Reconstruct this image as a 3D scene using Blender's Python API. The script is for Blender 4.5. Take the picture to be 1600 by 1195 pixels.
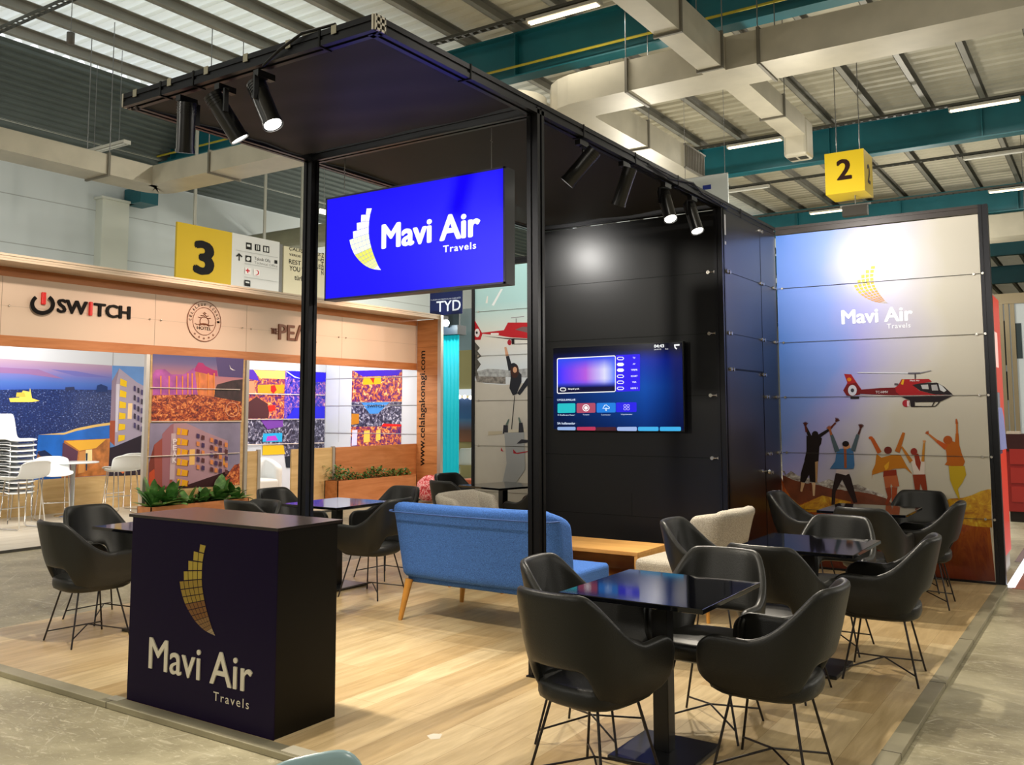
import bpy, bmesh, math, random
from mathutils import Vector, Matrix
random.seed(7)
for _o in list(bpy.data.objects): bpy.data.objects.remove(_o)
SC = bpy.context.scene
COL = SC.collection
R_ = math.radians
# ------------------------------------------------------------------ camera
FPX, CX, CY, CAMH = 1426.0, 800.0, 513.2, 1.56
YAW, PITCH, ROLL = -0.58390, 0.0919, 0.0020
def _rot(a, b, c):
    ca, sa, cb, sb, cc, sc = math.cos(a), math.sin(a), math.cos(b), math.sin(b), math.cos(c), math.sin(c)
    fwd = Vector((sa*cb, ca*cb, sb)); right = Vector((ca, -sa, 0)); down = fwd.cross(right)
    return (cc*right + sc*down, -sc*right + cc*down, fwd)
RT, DN, FW = _rot(YAW, PITCH, ROLL)
EYE = Vector((0, 0, CAMH))
cd = bpy.data.cameras.new('camera'); cam = bpy.data.objects.new('camera', cd); COL.objects.link(cam)
cd.sensor_fit = 'HORIZONTAL'; cd.sensor_width = 36.0; cd.lens = FPX/1600*36.0
cd.shift_x = 0.0; cd.shift_y = (CY-597.5)/1600
cd.clip_end = 200; cd.clip_start = 0.05
m = Matrix((RT, -DN, -FW)).transposed().to_4x4(); m.translation = EYE
cam.matrix_world = m
SC.camera = cam
# ------------------------------------------------------------------ exposure, world
SC.view_settings.view_transform = 'Standard'; SC.view_settings.look = 'None'
SC.view_settings.gamma = 1.0; SC.view_settings.use_curve_mapping = False
SC.view_settings.exposure = 0.12
SC.cycles.use_denoising = True
SC.cycles.max_bounces = 6; SC.cycles.diffuse_bounces = 3; SC.cycles.glossy_bounces = 3
SC.cycles.sample_clamp_indirect = 4.0
w = bpy.data.worlds.new('world'); SC.world = w; w.use_nodes = True
w.node_tree.nodes['Background'].inputs[0].default_value = (0.93, 0.97, 1.0, 1)
w.node_tree.nodes['Background'].inputs[1].default_value = 1.25

def P(x, y, ax, v):
    """the point of the plane ax = v seen at pixel x, y of the 1600 x 1195 photograph"""
    d = RT*((x-CX)/FPX) + DN*((y-CY)/FPX) + FW
    i = 'xyz'.index(ax)
    return EYE + d*((v-EYE[i])/d[i])
# ------------------------------------------------------------------ materials
def lin(c):
    if isinstance(c, str):
        c = [int(c[i:i+2], 16)/255 for i in (0, 2, 4)]
        return tuple((x/12.92 if x <= .04045 else ((x+.055)/1.055)**2.4) for x in c)
    return tuple(c)
_M = {}
def mat(name, col, rough=.5, metal=0., emit=None, es=1., spec=.5, coat=0., bump=None, noise=None):
    """principled; noise=(scale, amount) varies the value, bump=(scale, strength)"""
    if name in _M: return _M[name]
    c = lin(col); mt = bpy.data.materials.new(name); mt.use_nodes = True
    nt = mt.node_tree; b = nt.nodes['Principled BSDF']
    b.inputs['Base Color'].default_value = (*c, 1); b.inputs['Roughness'].default_value = rough
    b.inputs['Metallic'].default_value = metal; b.inputs['Specular IOR Level'].default_value = spec
    if coat: b.inputs['Coat Weight'].default_value = coat; b.inputs['Coat Roughness'].default_value = .08
    if emit is not None:
        b.inputs['Emission Color'].default_value = (*lin(emit), 1); b.inputs['Emission Strength'].default_value = es
    tc = None
    if noise or bump:
        tc = nt.nodes.new('ShaderNodeTexCoord')
    if noise:
        n = nt.nodes.new('ShaderNodeTexNoise'); n.inputs['Scale'].default_value = noise[0]; n.inputs['Detail'].default_value = 5
        nt.links.new(tc.outputs['Object'], n.inputs['Vector'])
        r = nt.nodes.new('ShaderNodeValToRGB'); a = noise[1]
        r.color_ramp.elements[0].position = .3; r.color_ramp.elements[1].position = .7
        r.color_ramp.elements[0].color = (*[x*(1-a) for x in c], 1); r.color_ramp.elements[1].color = (*[min(1, x*(1+a)) for x in c], 1)
        nt.links.new(n.outputs['Fac'], r.inputs['Fac']); nt.links.new(r.outputs['Color'], b.inputs['Base Color'])
    if bump:
        n = nt.nodes.new('ShaderNodeTexNoise'); n.inputs['Scale'].default_value = bump[0]; n.inputs['Detail'].default_value = 3
        nt.links.new(tc.outputs['Object'], n.inputs['Vector'])
        k = nt.nodes.new('ShaderNodeBump'); k.inputs['Strength'].default_value = bump[1]; k.inputs['Distance'].default_value = .01
        nt.links.new(n.outputs['Fac'], k.inputs['Height']); nt.links.new(k.outputs['Normal'], b.inputs['Normal'])
    _M[name] = mt
    return mt
def flat(c, rough=.45): return mat('print_'+str(c)+('' if rough == .45 else '_%d' % (rough*100)), c, rough, spec=.2)
def glow(c, s=1.): return mat('glow_%s_%.2f' % (c, s), '000000', .4, emit=c, es=s)
def nodes_mat(name, build, rough=.5):
    """build(nt, N, L, bsdf) -> colour socket"""
    if name in _M: return _M[name]
    mt = bpy.data.materials.new(name); mt.use_nodes = True; nt = mt.node_tree; b = nt.nodes['Principled BSDF']
    b.inputs['Roughness'].default_value = rough
    s = build(nt, nt.nodes.new, nt.links.new, b)
    if s is not None: nt.links.new(s, b.inputs['Base Color'])
    _M[name] = mt
    return mt
def ramp(nt, fac, stops, interp='LINEAR'):
    r = nt.nodes.new('ShaderNodeValToRGB'); cr = r.color_ramp; cr.interpolation = interp
    while len(cr.elements) < len(stops): cr.elements.new(.5)
    for e, (p, c) in zip(cr.elements, stops): e.position = p; e.color = (*lin(c), 1)
    nt.links.new(fac, r.inputs['Fac']); return r.outputs['Color']
def noise(nt, vec, scale, detail=4, rough=.55, stretch=None, dist=0):
    if stretch:
        mp = nt.nodes.new('ShaderNodeMapping'); mp.inputs['Scale'].default_value = stretch; nt.links.new(vec, mp.inputs['Vector']); vec = mp.outputs['Vector']
    n = nt.nodes.new('ShaderNodeTexNoise'); n.inputs['Scale'].default_value = scale; n.inputs['Detail'].default_value = detail
    n.inputs['Roughness'].default_value = rough; n.inputs['Distortion'].default_value = dist
    nt.links.new(vec, n.inputs['Vector']); return n.outputs['Fac']
def mixc(nt, fac, a, b, mode='MIX'):
    m = nt.nodes.new('ShaderNodeMix'); m.data_type = 'RGBA'; m.blend_type = mode
    for sock, v in ((m.inputs[0], fac), (m.inputs[6], a), (m.inputs[7], b)):
        if isinstance(v, bpy.types.NodeSocket): nt.links.new(v, sock)
        elif isinstance(v, (int, float)): sock.default_value = v
        else: sock.default_value = (*lin(v), 1)
    return m.outputs[2]
def pos(nt): return nt.nodes.new('ShaderNodeNewGeometry').outputs['Position']
def axis_map(nt, ax, v0, v1):
    """0..1 as the world coordinate ax runs from v0 to v1"""
    s = nt.nodes.new('ShaderNodeSeparateXYZ'); nt.links.new(pos(nt), s.inputs[0])
    m = nt.nodes.new('ShaderNodeMapRange'); m.inputs['From Min'].default_value = v0; m.inputs['From Max'].default_value = v1
    nt.links.new(s.outputs['xyz'.index(ax)], m.inputs['Value']); return m.outputs['Result']
def grad(name, ax, v0, v1, stops, rough=.45):
    return nodes_mat(name, lambda nt, N, L, b: ramp(nt, axis_map(nt, ax, v0, v1), stops), rough)
# ------------------------------------------------------------------ mesh builder
class MB:
    def __init__(s): s.v = []; s.f = []; s.m = []; s.sm = []
    def add(s, vs, fs, mi=0, smooth=False):
        o = len(s.v); s.v += [Vector(p) for p in vs]
        for f in fs: s.f.append([i+o for i in f]); s.m.append(mi); s.sm.append(smooth)
        return s
    def box(s, x0, y0, z0, x1, y1, z1, mi=0):
        x0, x1 = sorted((x0, x1)); y0, y1 = sorted((y0, y1)); z0, z1 = sorted((z0, z1))
        v = [(x, y, z) for x in (x0, x1) for y in (y0, y1) for z in (z0, z1)]
        return s.add(v, [(0,1,3,2),(4,6,7,5),(0,4,5,1),(2,3,7,6),(0,2,6,4),(1,5,7,3)], mi)
    def bar(s, a, b, w, h, mi=0, up=(0, 0, 1)):
        a, b = Vector(a), Vector(b); d = (b-a).normalized(); u = Vector(up)
        if abs(d.dot(u)) > .99: u = Vector((0, 1, 0))
        r = d.cross(u).normalized(); u = r.cross(d).normalized()
        v = [p + r*(i*w/2) + u*(j*h/2) for p in (a, b) for i in (-1, 1) for j in (-1, 1)]
        return s.add(v, [(0,2,3,1),(4,5,7,6),(0,1,5,4),(2,6,7,3),(0,4,6,2),(1,3,7,5)], mi)
    def tube(s, pts, r, seg=8, mi=0, r2=None, cap=True):
        pts = [Vector(p) for p in pts]; n = len(pts); vs = []; prev = None
        for i, p in enumerate(pts):
            d = (pts[min(i+1, n-1)] - pts[max(i-1, 0)]).normalized()
            if prev is None:
                u = Vector((0, 0, 1)) if abs(d.z) < .9 else Vector((0, 1, 0))
                prev = d.cross(u).normalized()
            a = (prev - d*prev.dot(d)).normalized(); prev = a; b = d.cross(a)
            rr = r if r2 is None else r + (r2-r)*i/(n-1)
            vs += [p + (a*math.cos(2*math.pi*k/seg) + b*math.sin(2*math.pi*k/seg))*rr for k in range(seg)]
        fs = [(i*seg+k, i*seg+(k+1) % seg, (i+1)*seg+(k+1) % seg, (i+1)*seg+k) for i in range(n-1) for k in range(seg)]
        s.add(vs, fs, mi, True)
        if cap:
            s.add(vs[:seg], [tuple(range(seg))[::-1]], mi); s.add(vs[-seg:], [tuple(range(seg))], mi)
        return s
    def lathe(s, c, prof, seg=20, mi=0, smooth=True):
        """prof: list of (radius, z) about the vertical through c"""
        vs = [(c[0]+r*math.cos(2*math.pi*k/seg), c[1]+r*math.sin(2*math.pi*k/seg), c[2]+z) for r, z in prof for k in range(seg)]
        n = len(prof)
        s.add(vs, [(i*seg+k, i*seg+(k+1) % seg, (i+1)*seg+(k+1) % seg, (i+1)*seg+k) for i in range(n-1) for k in range(seg)], mi, smooth)
        s.add(vs[:seg], [tuple(range(seg))[::-1]], mi); s.add(vs[-seg:], [tuple(range(seg))], mi)
        return s
    def poly(s, pts, mi=0): return s.add(pts, [tuple(range(len(pts)))], mi)
    def ball(s, c, r, seg=10, mi=0, sc=(1, 1, 1)):
        c = Vector(c); vs = []; rings = seg//2
        for i in range(1, rings):
            t = math.pi*i/rings
            vs += [c + Vector((r*sc[0]*math.sin(t)*math.cos(2*math.pi*k/seg), r*sc[1]*math.sin(t)*math.sin(2*math.pi*k/seg), r*sc[2]*math.cos(t))) for k in range(seg)]
        fs = [(i*seg+k, (i+1)*seg+k, (i+1)*seg+(k+1) % seg, i*seg+(k+1) % seg) for i in range(rings-2) for k in range(seg)]
        t, b = len(vs), len(vs)+1; vs += [c+Vector((0, 0, r*sc[2])), c-Vector((0, 0, r*sc[2]))]
        fs += [(t, k, (k+1) % seg) for k in range(seg)] + [(b, (rings-2)*seg+(k+1) % seg, (rings-2)*seg+k) for k in range(seg)]
        return s.add(vs, fs, mi, True)
    def build(s, name, mats, parent=None, bevel=0, bseg=2, subsurf=0, solid=0, **tagkw):
        o0 = WL.get(parent, Vector((0, 0, 0))) if parent else Vector((0, 0, 0))
        me = bpy.data.meshes.new(name); me.from_pydata([tuple(v-o0) for v in s.v], [], s.f)
        if not isinstance(mats, (list, tuple)): mats = [mats]
        for mt in mats: me.materials.append(mt)
        me.polygons.foreach_set('material_index', s.m); me.polygons.foreach_set('use_smooth', s.sm); me.update()
        if bevel or subsurf or solid:
            t = bpy.data.objects.new('t', me); COL.objects.link(t)
            if subsurf == 0 and not solid:
                bm = bmesh.new(); bm.from_mesh(me); bmesh.ops.remove_doubles(bm, verts=bm.verts, dist=1e-6); bm.to_mesh(me); bm.free()
            if solid: md = t.modifiers.new('s', 'SOLIDIFY'); md.thickness = solid; md.offset = -1; md.use_even_offset = False
            if bevel: md = t.modifiers.new('b', 'BEVEL'); md.width = bevel; md.segments = bseg; md.limit_method = 'ANGLE'
            if subsurf: md = t.modifiers.new('u', 'SUBSURF'); md.levels = subsurf; md.render_levels = subsurf
            dg = bpy.context.evaluated_depsgraph_get(); dg.update()
            me2 = bpy.data.meshes.new_from_object(t.evaluated_get(dg)); bpy.data.objects.remove(t); bpy.data.meshes.remove(me); me = me2; me.name = name
            if bevel or subsurf:
                me.polygons.foreach_set('use_smooth', [subsurf > 0]*len(me.polygons))
        o = bpy.data.objects.new(name, me); COL.objects.link(o)
        if parent: o.parent = parent
        WL[o] = o0.copy()
        for k, v in tagkw.items(): o[k] = v
        return o
WL = {}
def thing(name, label, cat, loc=(0, 0, 0), group=None, rz=0):
    o = bpy.data.objects.new(name, None); COL.objects.link(o); o.location = loc; o.rotation_euler = (0, 0, rz)
    o['label'] = label; o['category'] = cat; o.empty_display_size = .1
    if group: o['group'] = group
    WL[o] = Vector(loc); return o
def tag(o, label, cat, group=None):
    o['label'] = label; o['category'] = cat
    if group: o['group'] = group
    return o
def struct(name, mb, mats, parent=None, **k):
    o = mb.build(name, mats, parent, **k)
    if parent is None: o['kind'] = 'structure'
    return o
def dup(root, loc=None, rz=None, label=None, group=None, scale=None):
    r = root.copy(); COL.objects.link(r)
    for ch in list(root.children):
        c = ch.copy(); COL.objects.link(c); c.parent = r
        for g in list(ch.children):
            d = g.copy(); COL.objects.link(d); d.parent = c
    if loc is not None: r.location = loc
    if rz is not None: r.rotation_euler = (0, 0, rz)
    if label: r['label'] = label
    if group: r['group'] = group
    if scale: r.scale = (scale,)*3
    return r
# flat artwork printed or stuck on a plane: ax = 'y' faces the front, ax = 'x' faces the aisle on the right
def off(ax, v, e): return v-e if ax == 'y' else v+e
def art(name, ax, v, items, parent, e0=.0015, de=.0004, **k):
    """items: (colour or material, [pixel points]) drawn one above the other"""
    mb = MB(); mats = []
    for i, (c, pts) in enumerate(items):
        mt = c if isinstance(c, bpy.types.Material) else flat(c)
        if mt not in mats: mats.append(mt)
        q = [P(x, y, ax, off(ax, v, e0+de*i)) for x, y in pts]
        n = Vector((0, 0, 0))
        for a, b in zip(q, q[1:]+q[:1]): n += a.cross(b)
        if (n.y > 0 if ax == 'y' else n.x < 0): q.reverse()
        mb.poly(q, mats.index(mt))
    return mb.build(name, mats, parent, **k)
def text_data(s, bold=0., ext=0., space=1.):
    cu = bpy.data.curves.new('t', 'FONT'); cu.body = s; cu.offset = 0; cu.resolution_u = 3; cu.extrude = ext; cu.space_character = space
    ob = bpy.data.objects.new('t', cu); COL.objects.link(ob)
    dg = bpy.context.evaluated_depsgraph_get(); dg.update()
    me = bpy.data.meshes.new_from_object(ob.evaluated_get(dg)); vs = [v.co.copy() for v in me.vertices]; fs = [tuple(p.vertices) for p in me.polygons]
    bpy.data.objects.remove(ob); bpy.data.meshes.remove(me)
    if bold > 0:                                                 # heavier strokes: the outline repeated a hair to each side
        n = len(vs); b = bold*1.1; base_v, base_f = list(vs), list(fs); vs = []; fs = []
        for k, (dx, dy) in enumerate(((-b, 0), (b, 0), (0, b*.7), (0, -b*.7), (-b*.7, b*.5), (b*.7, b*.5), (-b*.7, -b*.5), (b*.7, -b*.5))): vs += [Vector((v.x+dx, v.y+dy, v.z*(1+.02*k)+(0 if ext else .08*k))) for v in base_v]; fs += [tuple(i+k*n for i in f) for f in base_f]
    x0, x1 = min(v.x for v in vs), max(v.x for v in vs); y0, y1 = min(v.y for v in vs), max(v.y for v in vs)
    return [((v.x-x0)/(x1-x0), (v.y-y0)/(y1-y0), v.z) for v in vs], fs
def text_mb(mb, s, ax, v, a0, a1, z0, z1, mi=0, bold=.012, ext=0., space=1., vertical=False):
    """letters filling a0..a1 (along the wall) and z0..z1; vertical reads bottom to top"""
    vs, fs = text_data(s, bold, 1. if ext else 0., space); sg = -1 if ax == 'y' else 1; out = []
    for (x, y, z) in vs:
        if vertical: a = a1+(a0-a1)*y; zz = z0+(z1-z0)*x
        else: a = a0+(a1-a0)*x; zz = z0+(z1-z0)*y
        dpt = v+sg*(.003+.002*z if not ext else (ext*(z+1)/2))
        out.append((a, dpt, zz) if ax == 'y' else (dpt, a, zz))
    return mb.add(out, fs, mi)
def text(name, s, ax, v, bl, br, top, mt, parent, **k):
    """bl, br: pixels of the bottom left and bottom right of the lettering, top: pixel of its top left"""
    A, B, T = P(*bl, ax, v), P(*br, ax, v), P(*top, ax, v); i = 0 if ax == 'y' else 1
    mb = MB(); z0 = (A.z+B.z)/2
    text_mb(mb, s, ax, v, A[i], B[i], z0, z0+(T.z-A.z), **k)
    return mb.build(name, mt, parent)
def light(kind, name, loc, target, power, col=(1, 1, 1), size=.1, size_y=None, angle=60, blend=.5):
    l = bpy.data.lights.new(name, kind); l.energy = power; l.color = col
    if kind == 'AREA':
        l.shape = 'RECTANGLE'; l.size = size; l.size_y = size_y or size
    elif kind == 'SPOT': l.spot_size = R_(angle); l.spot_blend = blend; l.shadow_soft_size = size
    else: l.shadow_soft_size = size
    o = bpy.data.objects.new(name, l); COL.objects.link(o); o.location = loc
    if target is not None: o.rotation_euler = (Vector(target)-Vector(loc)).to_track_quat('-Z', 'Y').to_euler()
    return o
# ------------------------------------------------------------------ hall lighting (rows of luminaires under the roof)
LAMP_ROWS = [(-6.6, 11.4), (-6.42, 19.5), (-1.86, 19.5), (-2.0, 27.5), (-6.8, 27.5)]
EXTRA_LAMPS = [(-2.0, 3.4), (-6.6, 3.4), (-11.2, 3.4), (2.6, 3.4), (-11.2, 11.4), (2.6, 11.4), (-11.2, 19.5), (-2.0, -4.6), (-6.6, -4.6), (2.6, 19.5)]
# fill lights added to brighten the hall and roof: out of the frame or hidden behind this stand's walls
for x, y, z, pw in ((6.5, 3, 4.2, 420), (6.5, 12, 4.2, 420), (7, 22, 4.2, 420), (-2, -5.5, 4.2, 420), (-9, -4, 4.2, 380), (-15.5, 1.5, 4.3, 300), (-4, 14, 3.9, 330), (-4, 24, 4.6, 420), (-9, 19, 4.0, 330), (-15.6, 19.5, 4.2, 300)):
    light('POINT', 'hall_fill_light', (x, y, z), None, pw, (1.0, .94, .83), .25)
for i, (x, y) in enumerate(LAMP_ROWS+EXTRA_LAMPS):
    light('AREA', 'hall_lamp_light', (x, y, 7.42), (x, y, 0), 60, (1.0, .93, .80), 1.25, .12)
# ------------------------------------------------------------------ shared materials
BLACKALU = mat('black_aluminium', '2b2b2e', .3, .75)
ALU = mat('aluminium', 'c9c6c0', .35, .7)
CHROME = mat('chrome', 'd8d8d8', .15, 1.)
STEEL = mat('galvanised', '9a9484', .5, .3, noise=(3, .12))
WHITE = mat('white_paint', 'e6e4e0', .5)
LEATHER = mat('black_leather', '191917', .42, spec=.42, bump=(180, .12))
RODBLK = mat('black_rod', '160c0c', .4)
BLACKP = mat('black_panel', '0d0d10', .36, spec=.4, bump=(3, .1))
GLASSBLK = mat('black_glass_top', '06070c', .06, spec=.6)
BLUEFAB = mat('blue_fabric', '3f67ad', .9, spec=.2, noise=(170, .42), bump=(150, .35))
GREYFAB = mat('grey_bouclé', 'aaa396', .95, spec=.15, noise=(140, .3), bump=(150, .6))
OAKLEG = mat('oak_leg', 'c98d3c', .45, noise=(9, .15))
SOIL = mat('soil', '2c2018', .95)
WIRE = mat('steel_wire', '8c8c8c', .3, .8)
def _wood(name, c1, c2, sc, rough=.5, ax='z'):
    st = {'x': (1, 9, 9), 'y': (9, 1, 9), 'z': (9, 9, 1)}[ax]
    def b(nt, N, L, bs):
        tc = N('ShaderNodeTexCoord').outputs['Object']
        f = noise(nt, tc, sc, 6, .6, st, .6)
        return ramp(nt, f, [(.28, c1), (.7, c2)])
    return nodes_mat(name, b, rough)
OAKTAN = _wood('pale_oak_board', 'bd9a63', 'd8ba85', 1.4, ax='y')
OAKRED = _wood('warm_oak_board', 'a8632f', 'c98450', 1.2, ax='y')
OAKREDX = _wood('warm_oak_board_x', 'a0622f', 'c78852', 1.2, ax='x')
BENCHW = _wood('bench_oak', 'b98545', 'd6a560', 2, ax='x')
# laminate floor: planks run along y
def _floor(nt, N, L, b):
    tc = N('ShaderNodeTexCoord').outputs['Object']
    mp = N('ShaderNodeMapping'); mp.inputs['Rotation'].default_value = (0, 0, math.pi/2); L(tc, mp.inputs['Vector'])
    br = N('ShaderNodeTexBrick'); L(mp.outputs['Vector'], br.inputs['Vector'])
    br.offset = .37; br.inputs['Scale'].default_value = 1; br.inputs['Brick Width'].default_value = 1.28; br.inputs['Row Height'].default_value = .19
    br.inputs['Mortar Size'].default_value = .0012; br.inputs['Bias'].default_value = 0
    br.inputs['Color1'].default_value = (*lin('c6aa7c'), 1); br.inputs['Color2'].default_value = (*lin('dfc99f'), 1); br.inputs['Mortar'].default_value = (*lin('a88c62'), 1)
    f = noise(nt, tc, 2.2, 6, .6, (9, 1, 1), .5)
    g = ramp(nt, f, [(.3, 'c8bfae'), (.72, 'ffffff')])
    return mixc(nt, .75, br.outputs['Color'], g, 'MULTIPLY')
PLANKS = nodes_mat('oak_laminate', _floor, .34)
def _conc(nt, N, L, b):
    tc = N('ShaderNodeTexCoord').outputs['Object']
    a = ramp(nt, noise(nt, tc, .7, 8, .62, None, .6), [(.34, '6f6752'), (.5, '9a9278'), (.64, 'c0b89c')])
    s = noise(nt, tc, 7, 9, .75, (1, 2.6, 1), 2.2)
    s = ramp(nt, s, [(.54, '000000'), (.68, 'ffffff')])
    c = mixc(nt, s, a, 'cfc8b0')
    for i, (rz, sc, st, lo) in enumerate(((.4, 2.2, (9, .5, 1), .655), (1.5, 2.6, (8, .6, 1), .66), (-.7, 3.0, (10, .7, 1), .67), (2.3, 1.7, (7, .5, 1), .66))):
        mp = N('ShaderNodeMapping'); mp.inputs['Rotation'].default_value = (0, 0, rz); mp.inputs['Location'].default_value = (3.7*i, 1.9*i, 0); L(tc, mp.inputs['Vector'])
        s2 = ramp(nt, noise(nt, mp.outputs['Vector'], sc, 4, .6, st, .4), [(lo, '000000'), (lo+.03, '989898')])
        c = mixc(nt, s2, c, 'e0dac8')
    d = ramp(nt, noise(nt, tc, .9, 6, .7, None, 1.5), [(.58, '000000'), (.66, '707070')]); c = mixc(nt, d, c, '5e5a4c')
    bm = N('ShaderNodeBump'); bm.inputs['Strength'].default_value = .25; bm.inputs['Distance'].default_value = .01
    L(noise(nt, tc, 24, 6), bm.inputs['Height']); L(bm.outputs['Normal'], b.inputs['Normal'])
    return c
CONC = nodes_mat('worn_concrete', _conc, .42)
TEAL = mat('teal_steel', '0f5f6a', .45, noise=(1.5, .12))
# ------------------------------------------------------------------ hall shell
mb = MB().box(-40, -14, -.09, 14, 60, -.03); struct('floor', mb, CONC)
def _roof(nt, N, L, b):
    # translucency added to brighten the roof; whiter and stronger at left to imitate light
    m = N('ShaderNodeMixShader'); t = N('ShaderNodeBsdfTranslucent'); o = nt.nodes['Material Output']
    c = ramp(nt, noise(nt, pos(nt), .5, 4), [(.3, 'b4ae96'), (.7, 'cac4ae')]); L(c, b.inputs['Base Color'])
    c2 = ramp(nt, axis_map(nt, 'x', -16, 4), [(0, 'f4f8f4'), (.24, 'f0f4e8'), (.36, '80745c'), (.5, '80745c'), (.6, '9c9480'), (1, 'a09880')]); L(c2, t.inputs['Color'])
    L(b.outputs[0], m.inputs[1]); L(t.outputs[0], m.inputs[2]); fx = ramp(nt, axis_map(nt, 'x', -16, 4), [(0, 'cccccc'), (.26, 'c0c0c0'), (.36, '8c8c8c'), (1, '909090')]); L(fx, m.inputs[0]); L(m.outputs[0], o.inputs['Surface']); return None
ROOF = nodes_mat('ribbed_roof_sheet', _roof, .6)
ROOFD = mat('dark_ribbed_cladding', '5a6462', .5, .2, noise=(.8, .15))
mb = MB(); pts = []; y = -13.8                                       # trapezoidal sheet: ribs run along x
while y < 60: pts += [(y, 8.20), (y+.13, 8.20), (y+.155, 8.25), (y+.275, 8.25)]; y += .30
vs = [(x, p[0], p[1]) for p in pts for x in (-16.1, 13.6)]
mb.add(vs, [(2*i, 2*i+1, 2*i+3, 2*i+2) for i in range(len(pts)-1)])
struct('ceiling', mb, ROOF)
mb = MB(); n = 17; pts = []                                          # sloping dark cladding down to the left wall, ribs along y
for i in range(n):
    t = i/n; x = -16.1-2.45*t; z = 8.2-1.25*t; t2 = t+.6/n
    pts += [(x, z), (-16.1-2.45*t2, 8.2-1.25*t2), (-16.1-2.45*(t2+.05/n), 8.2-1.25*(t2+.05/n)-.05), (-16.1-2.45*(t+.93/n), 8.2-1.25*(t+.93/n)-.05)]
vs = [(p[0], y, p[1]) for p in pts for y in (-13.8, 60)]
mb.add(vs, [(2*i, 2*i+1, 2*i+3, 2*i+2) for i in range(len(pts)-1)])
struct('ceiling_eaves', mb, ROOFD)
def _cladw(nt, N, L, b):
    s = N('ShaderNodeSeparateXYZ'); L(pos(nt), s.inputs[0])
    w = N('ShaderNodeMath'); w.operation = 'FRACT'; L(s.outputs['Z'], w.inputs[0])
    c = ramp(nt, w.outputs[0], [(0, 'a4aaa8'), (.012, 'a4aaa8'), (.022, 'd4dcdc'), (1, 'd4dcdc')])
    return c
CLADW = nodes_mat('white_wall_cladding', _cladw, .5)
struct('wall_left', MB().box(-18.75, -13.8, -.03, -18.55, 60, 6.98), CLADW)
struct('wall_far', MB().box(-18.55, 59, -.03, 14, 59.3, 8.2), mat('cream_wall', 'c9c1a0', .6))
struct('wall_near', MB().box(-18.75, -13.8, -.03, 13.6, -13.6, 8.25), mat('near_wall', '6c7072', .7))
struct('wall_right_hall', MB().box(13.4, -13.6, -.03, 13.6, 59, 8.25), mat('near_wall', '6c7072'))
k = 0
px_ = [-15.42 + 1.033*i for i in range(26)]
for x in px_:
    k += 1
    mb = MB().box(x-.055, -6, 8.0, x-.045, 59, 8.2).box(x-.055, -6, 8.0, x+.055, 59, 8.012).box(x-.055, -6, 8.188, x+.055, 59, 8.2)
    struct('trim_%d' % k, mb, mat('purlin_steel', '8f8d84', .5, .2, noise=(1.2, .15)))
for y in (12.67, 20.9, 29.1, 37.3, 45.5):                            # teal rafters
    k += 1
    mb = MB().box(-18.5, y-.012, 7.24, 14, y+.012, 7.98).box(-18.5, y-.14, 7.22, 14, y+.14, 7.245).box(-18.5, y-.14, 7.965, 14, y+.14, 7.99)
    x = -17.5
    while x < 12: mb.box(x, y-.13, 7.245, x+.02, y+.13, 7.965); x += 3.09
    struct('trim_%d' % k, mb, TEAL)
# pilaster and knee of the left wall
pl = MB().box(-18.55, 11.45, -.03, -18.3, 12.1, 6.25).box(-18.55, 11.4, 6.25, -18.25, 12.2, 6.3)
k += 1; struct('trim_%d' % k, pl, mat('pilaster_white', 'd2d6ca', .5))
k += 1; struct('trim_%d' % k, MB().box(-18.5, 12.1, 6.25, -17.9, 12.55, 6.6), TEAL)
k += 1; struct('trim_%d' % k, MB().box(-17.95, -6, 7.28, -17.8, 59, 7.31), mat('light_seam', 'c8cbc4', .5))
# yellow pipe under the near rafter
tag(MB().tube([(-18.3, 12.4, 7.33), (13, 12.4, 7.33)], .022, 8).build('gas_pipe', mat('yellow_paint', 'a89a1c', .5)), 'thin yellow gas pipe running along the nearest teal rafter', 'pipe')
tag(MB().tube([(-18.3, 16.3, 5.95), (-8.9, 16.3, 5.95), (-8.9, 16.3, 8.2)], .03, 8).build('hanging_pipe', mat('old_yellow', '8f8a5e', .5)), 'dull yellow pipe hanging below the ducts behind the yellow number sign', 'pipe')
# luminaires
TUBE = glow('ffe9bd', 5.0)
def lamp_(x, y, z, ln, label, on=True, tray=True):
    t = thing('tube_light', label, 'ceiling light', (x, y, z+.06))
    MB().box(x-ln/2, y-.07, z+.02, x+ln/2, y+.07, z+.07).box(x-ln/2, y-.07, z+.0, x-ln/2+.03, y+.07, z+.02).box(x+ln/2-.03, y-.07, z+.0, x+ln/2, y+.07, z+.02).build('housing', mat('lamp_housing', 'b9b6aa', .4), t)
    for d in (-.03, .03): MB().tube([(x-ln/2+.03, y+d, z+.005), (x+ln/2-.03, y+d, z+.005)], .016, 8).build('tube', TUBE if on else mat('dead_tube', 'd8d8d0', .3), t)
    for d in (-ln*.3, ln*.3): MB().tube([(x+d, y, z+.07), (x+d, y, z+.10 if z > 7 else 8.2)], .006, 5).build('rod', WIRE, t)
    return t
lamp_(-6.6, 11.4, 7.48, 1.25, 'lit fluorescent batten light at the top edge, nearest the camera'); lamp_(-6.42, 19.5, 7.48, 1.25, 'lit fluorescent batten light beside the small drop duct')
lamp_(-1.86, 19.5, 7.48, 1.25, 'lit fluorescent batten light at the right edge below the purlins'); lamp_(-2.0, 27.5, 7.48, 1.25, 'lit fluorescent light on the far teal rafter at the right edge')
lamp_(-6.8, 27.5, 7.48, 1.25, 'small lit fluorescent light above the mural, beside the floodlight')
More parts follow.
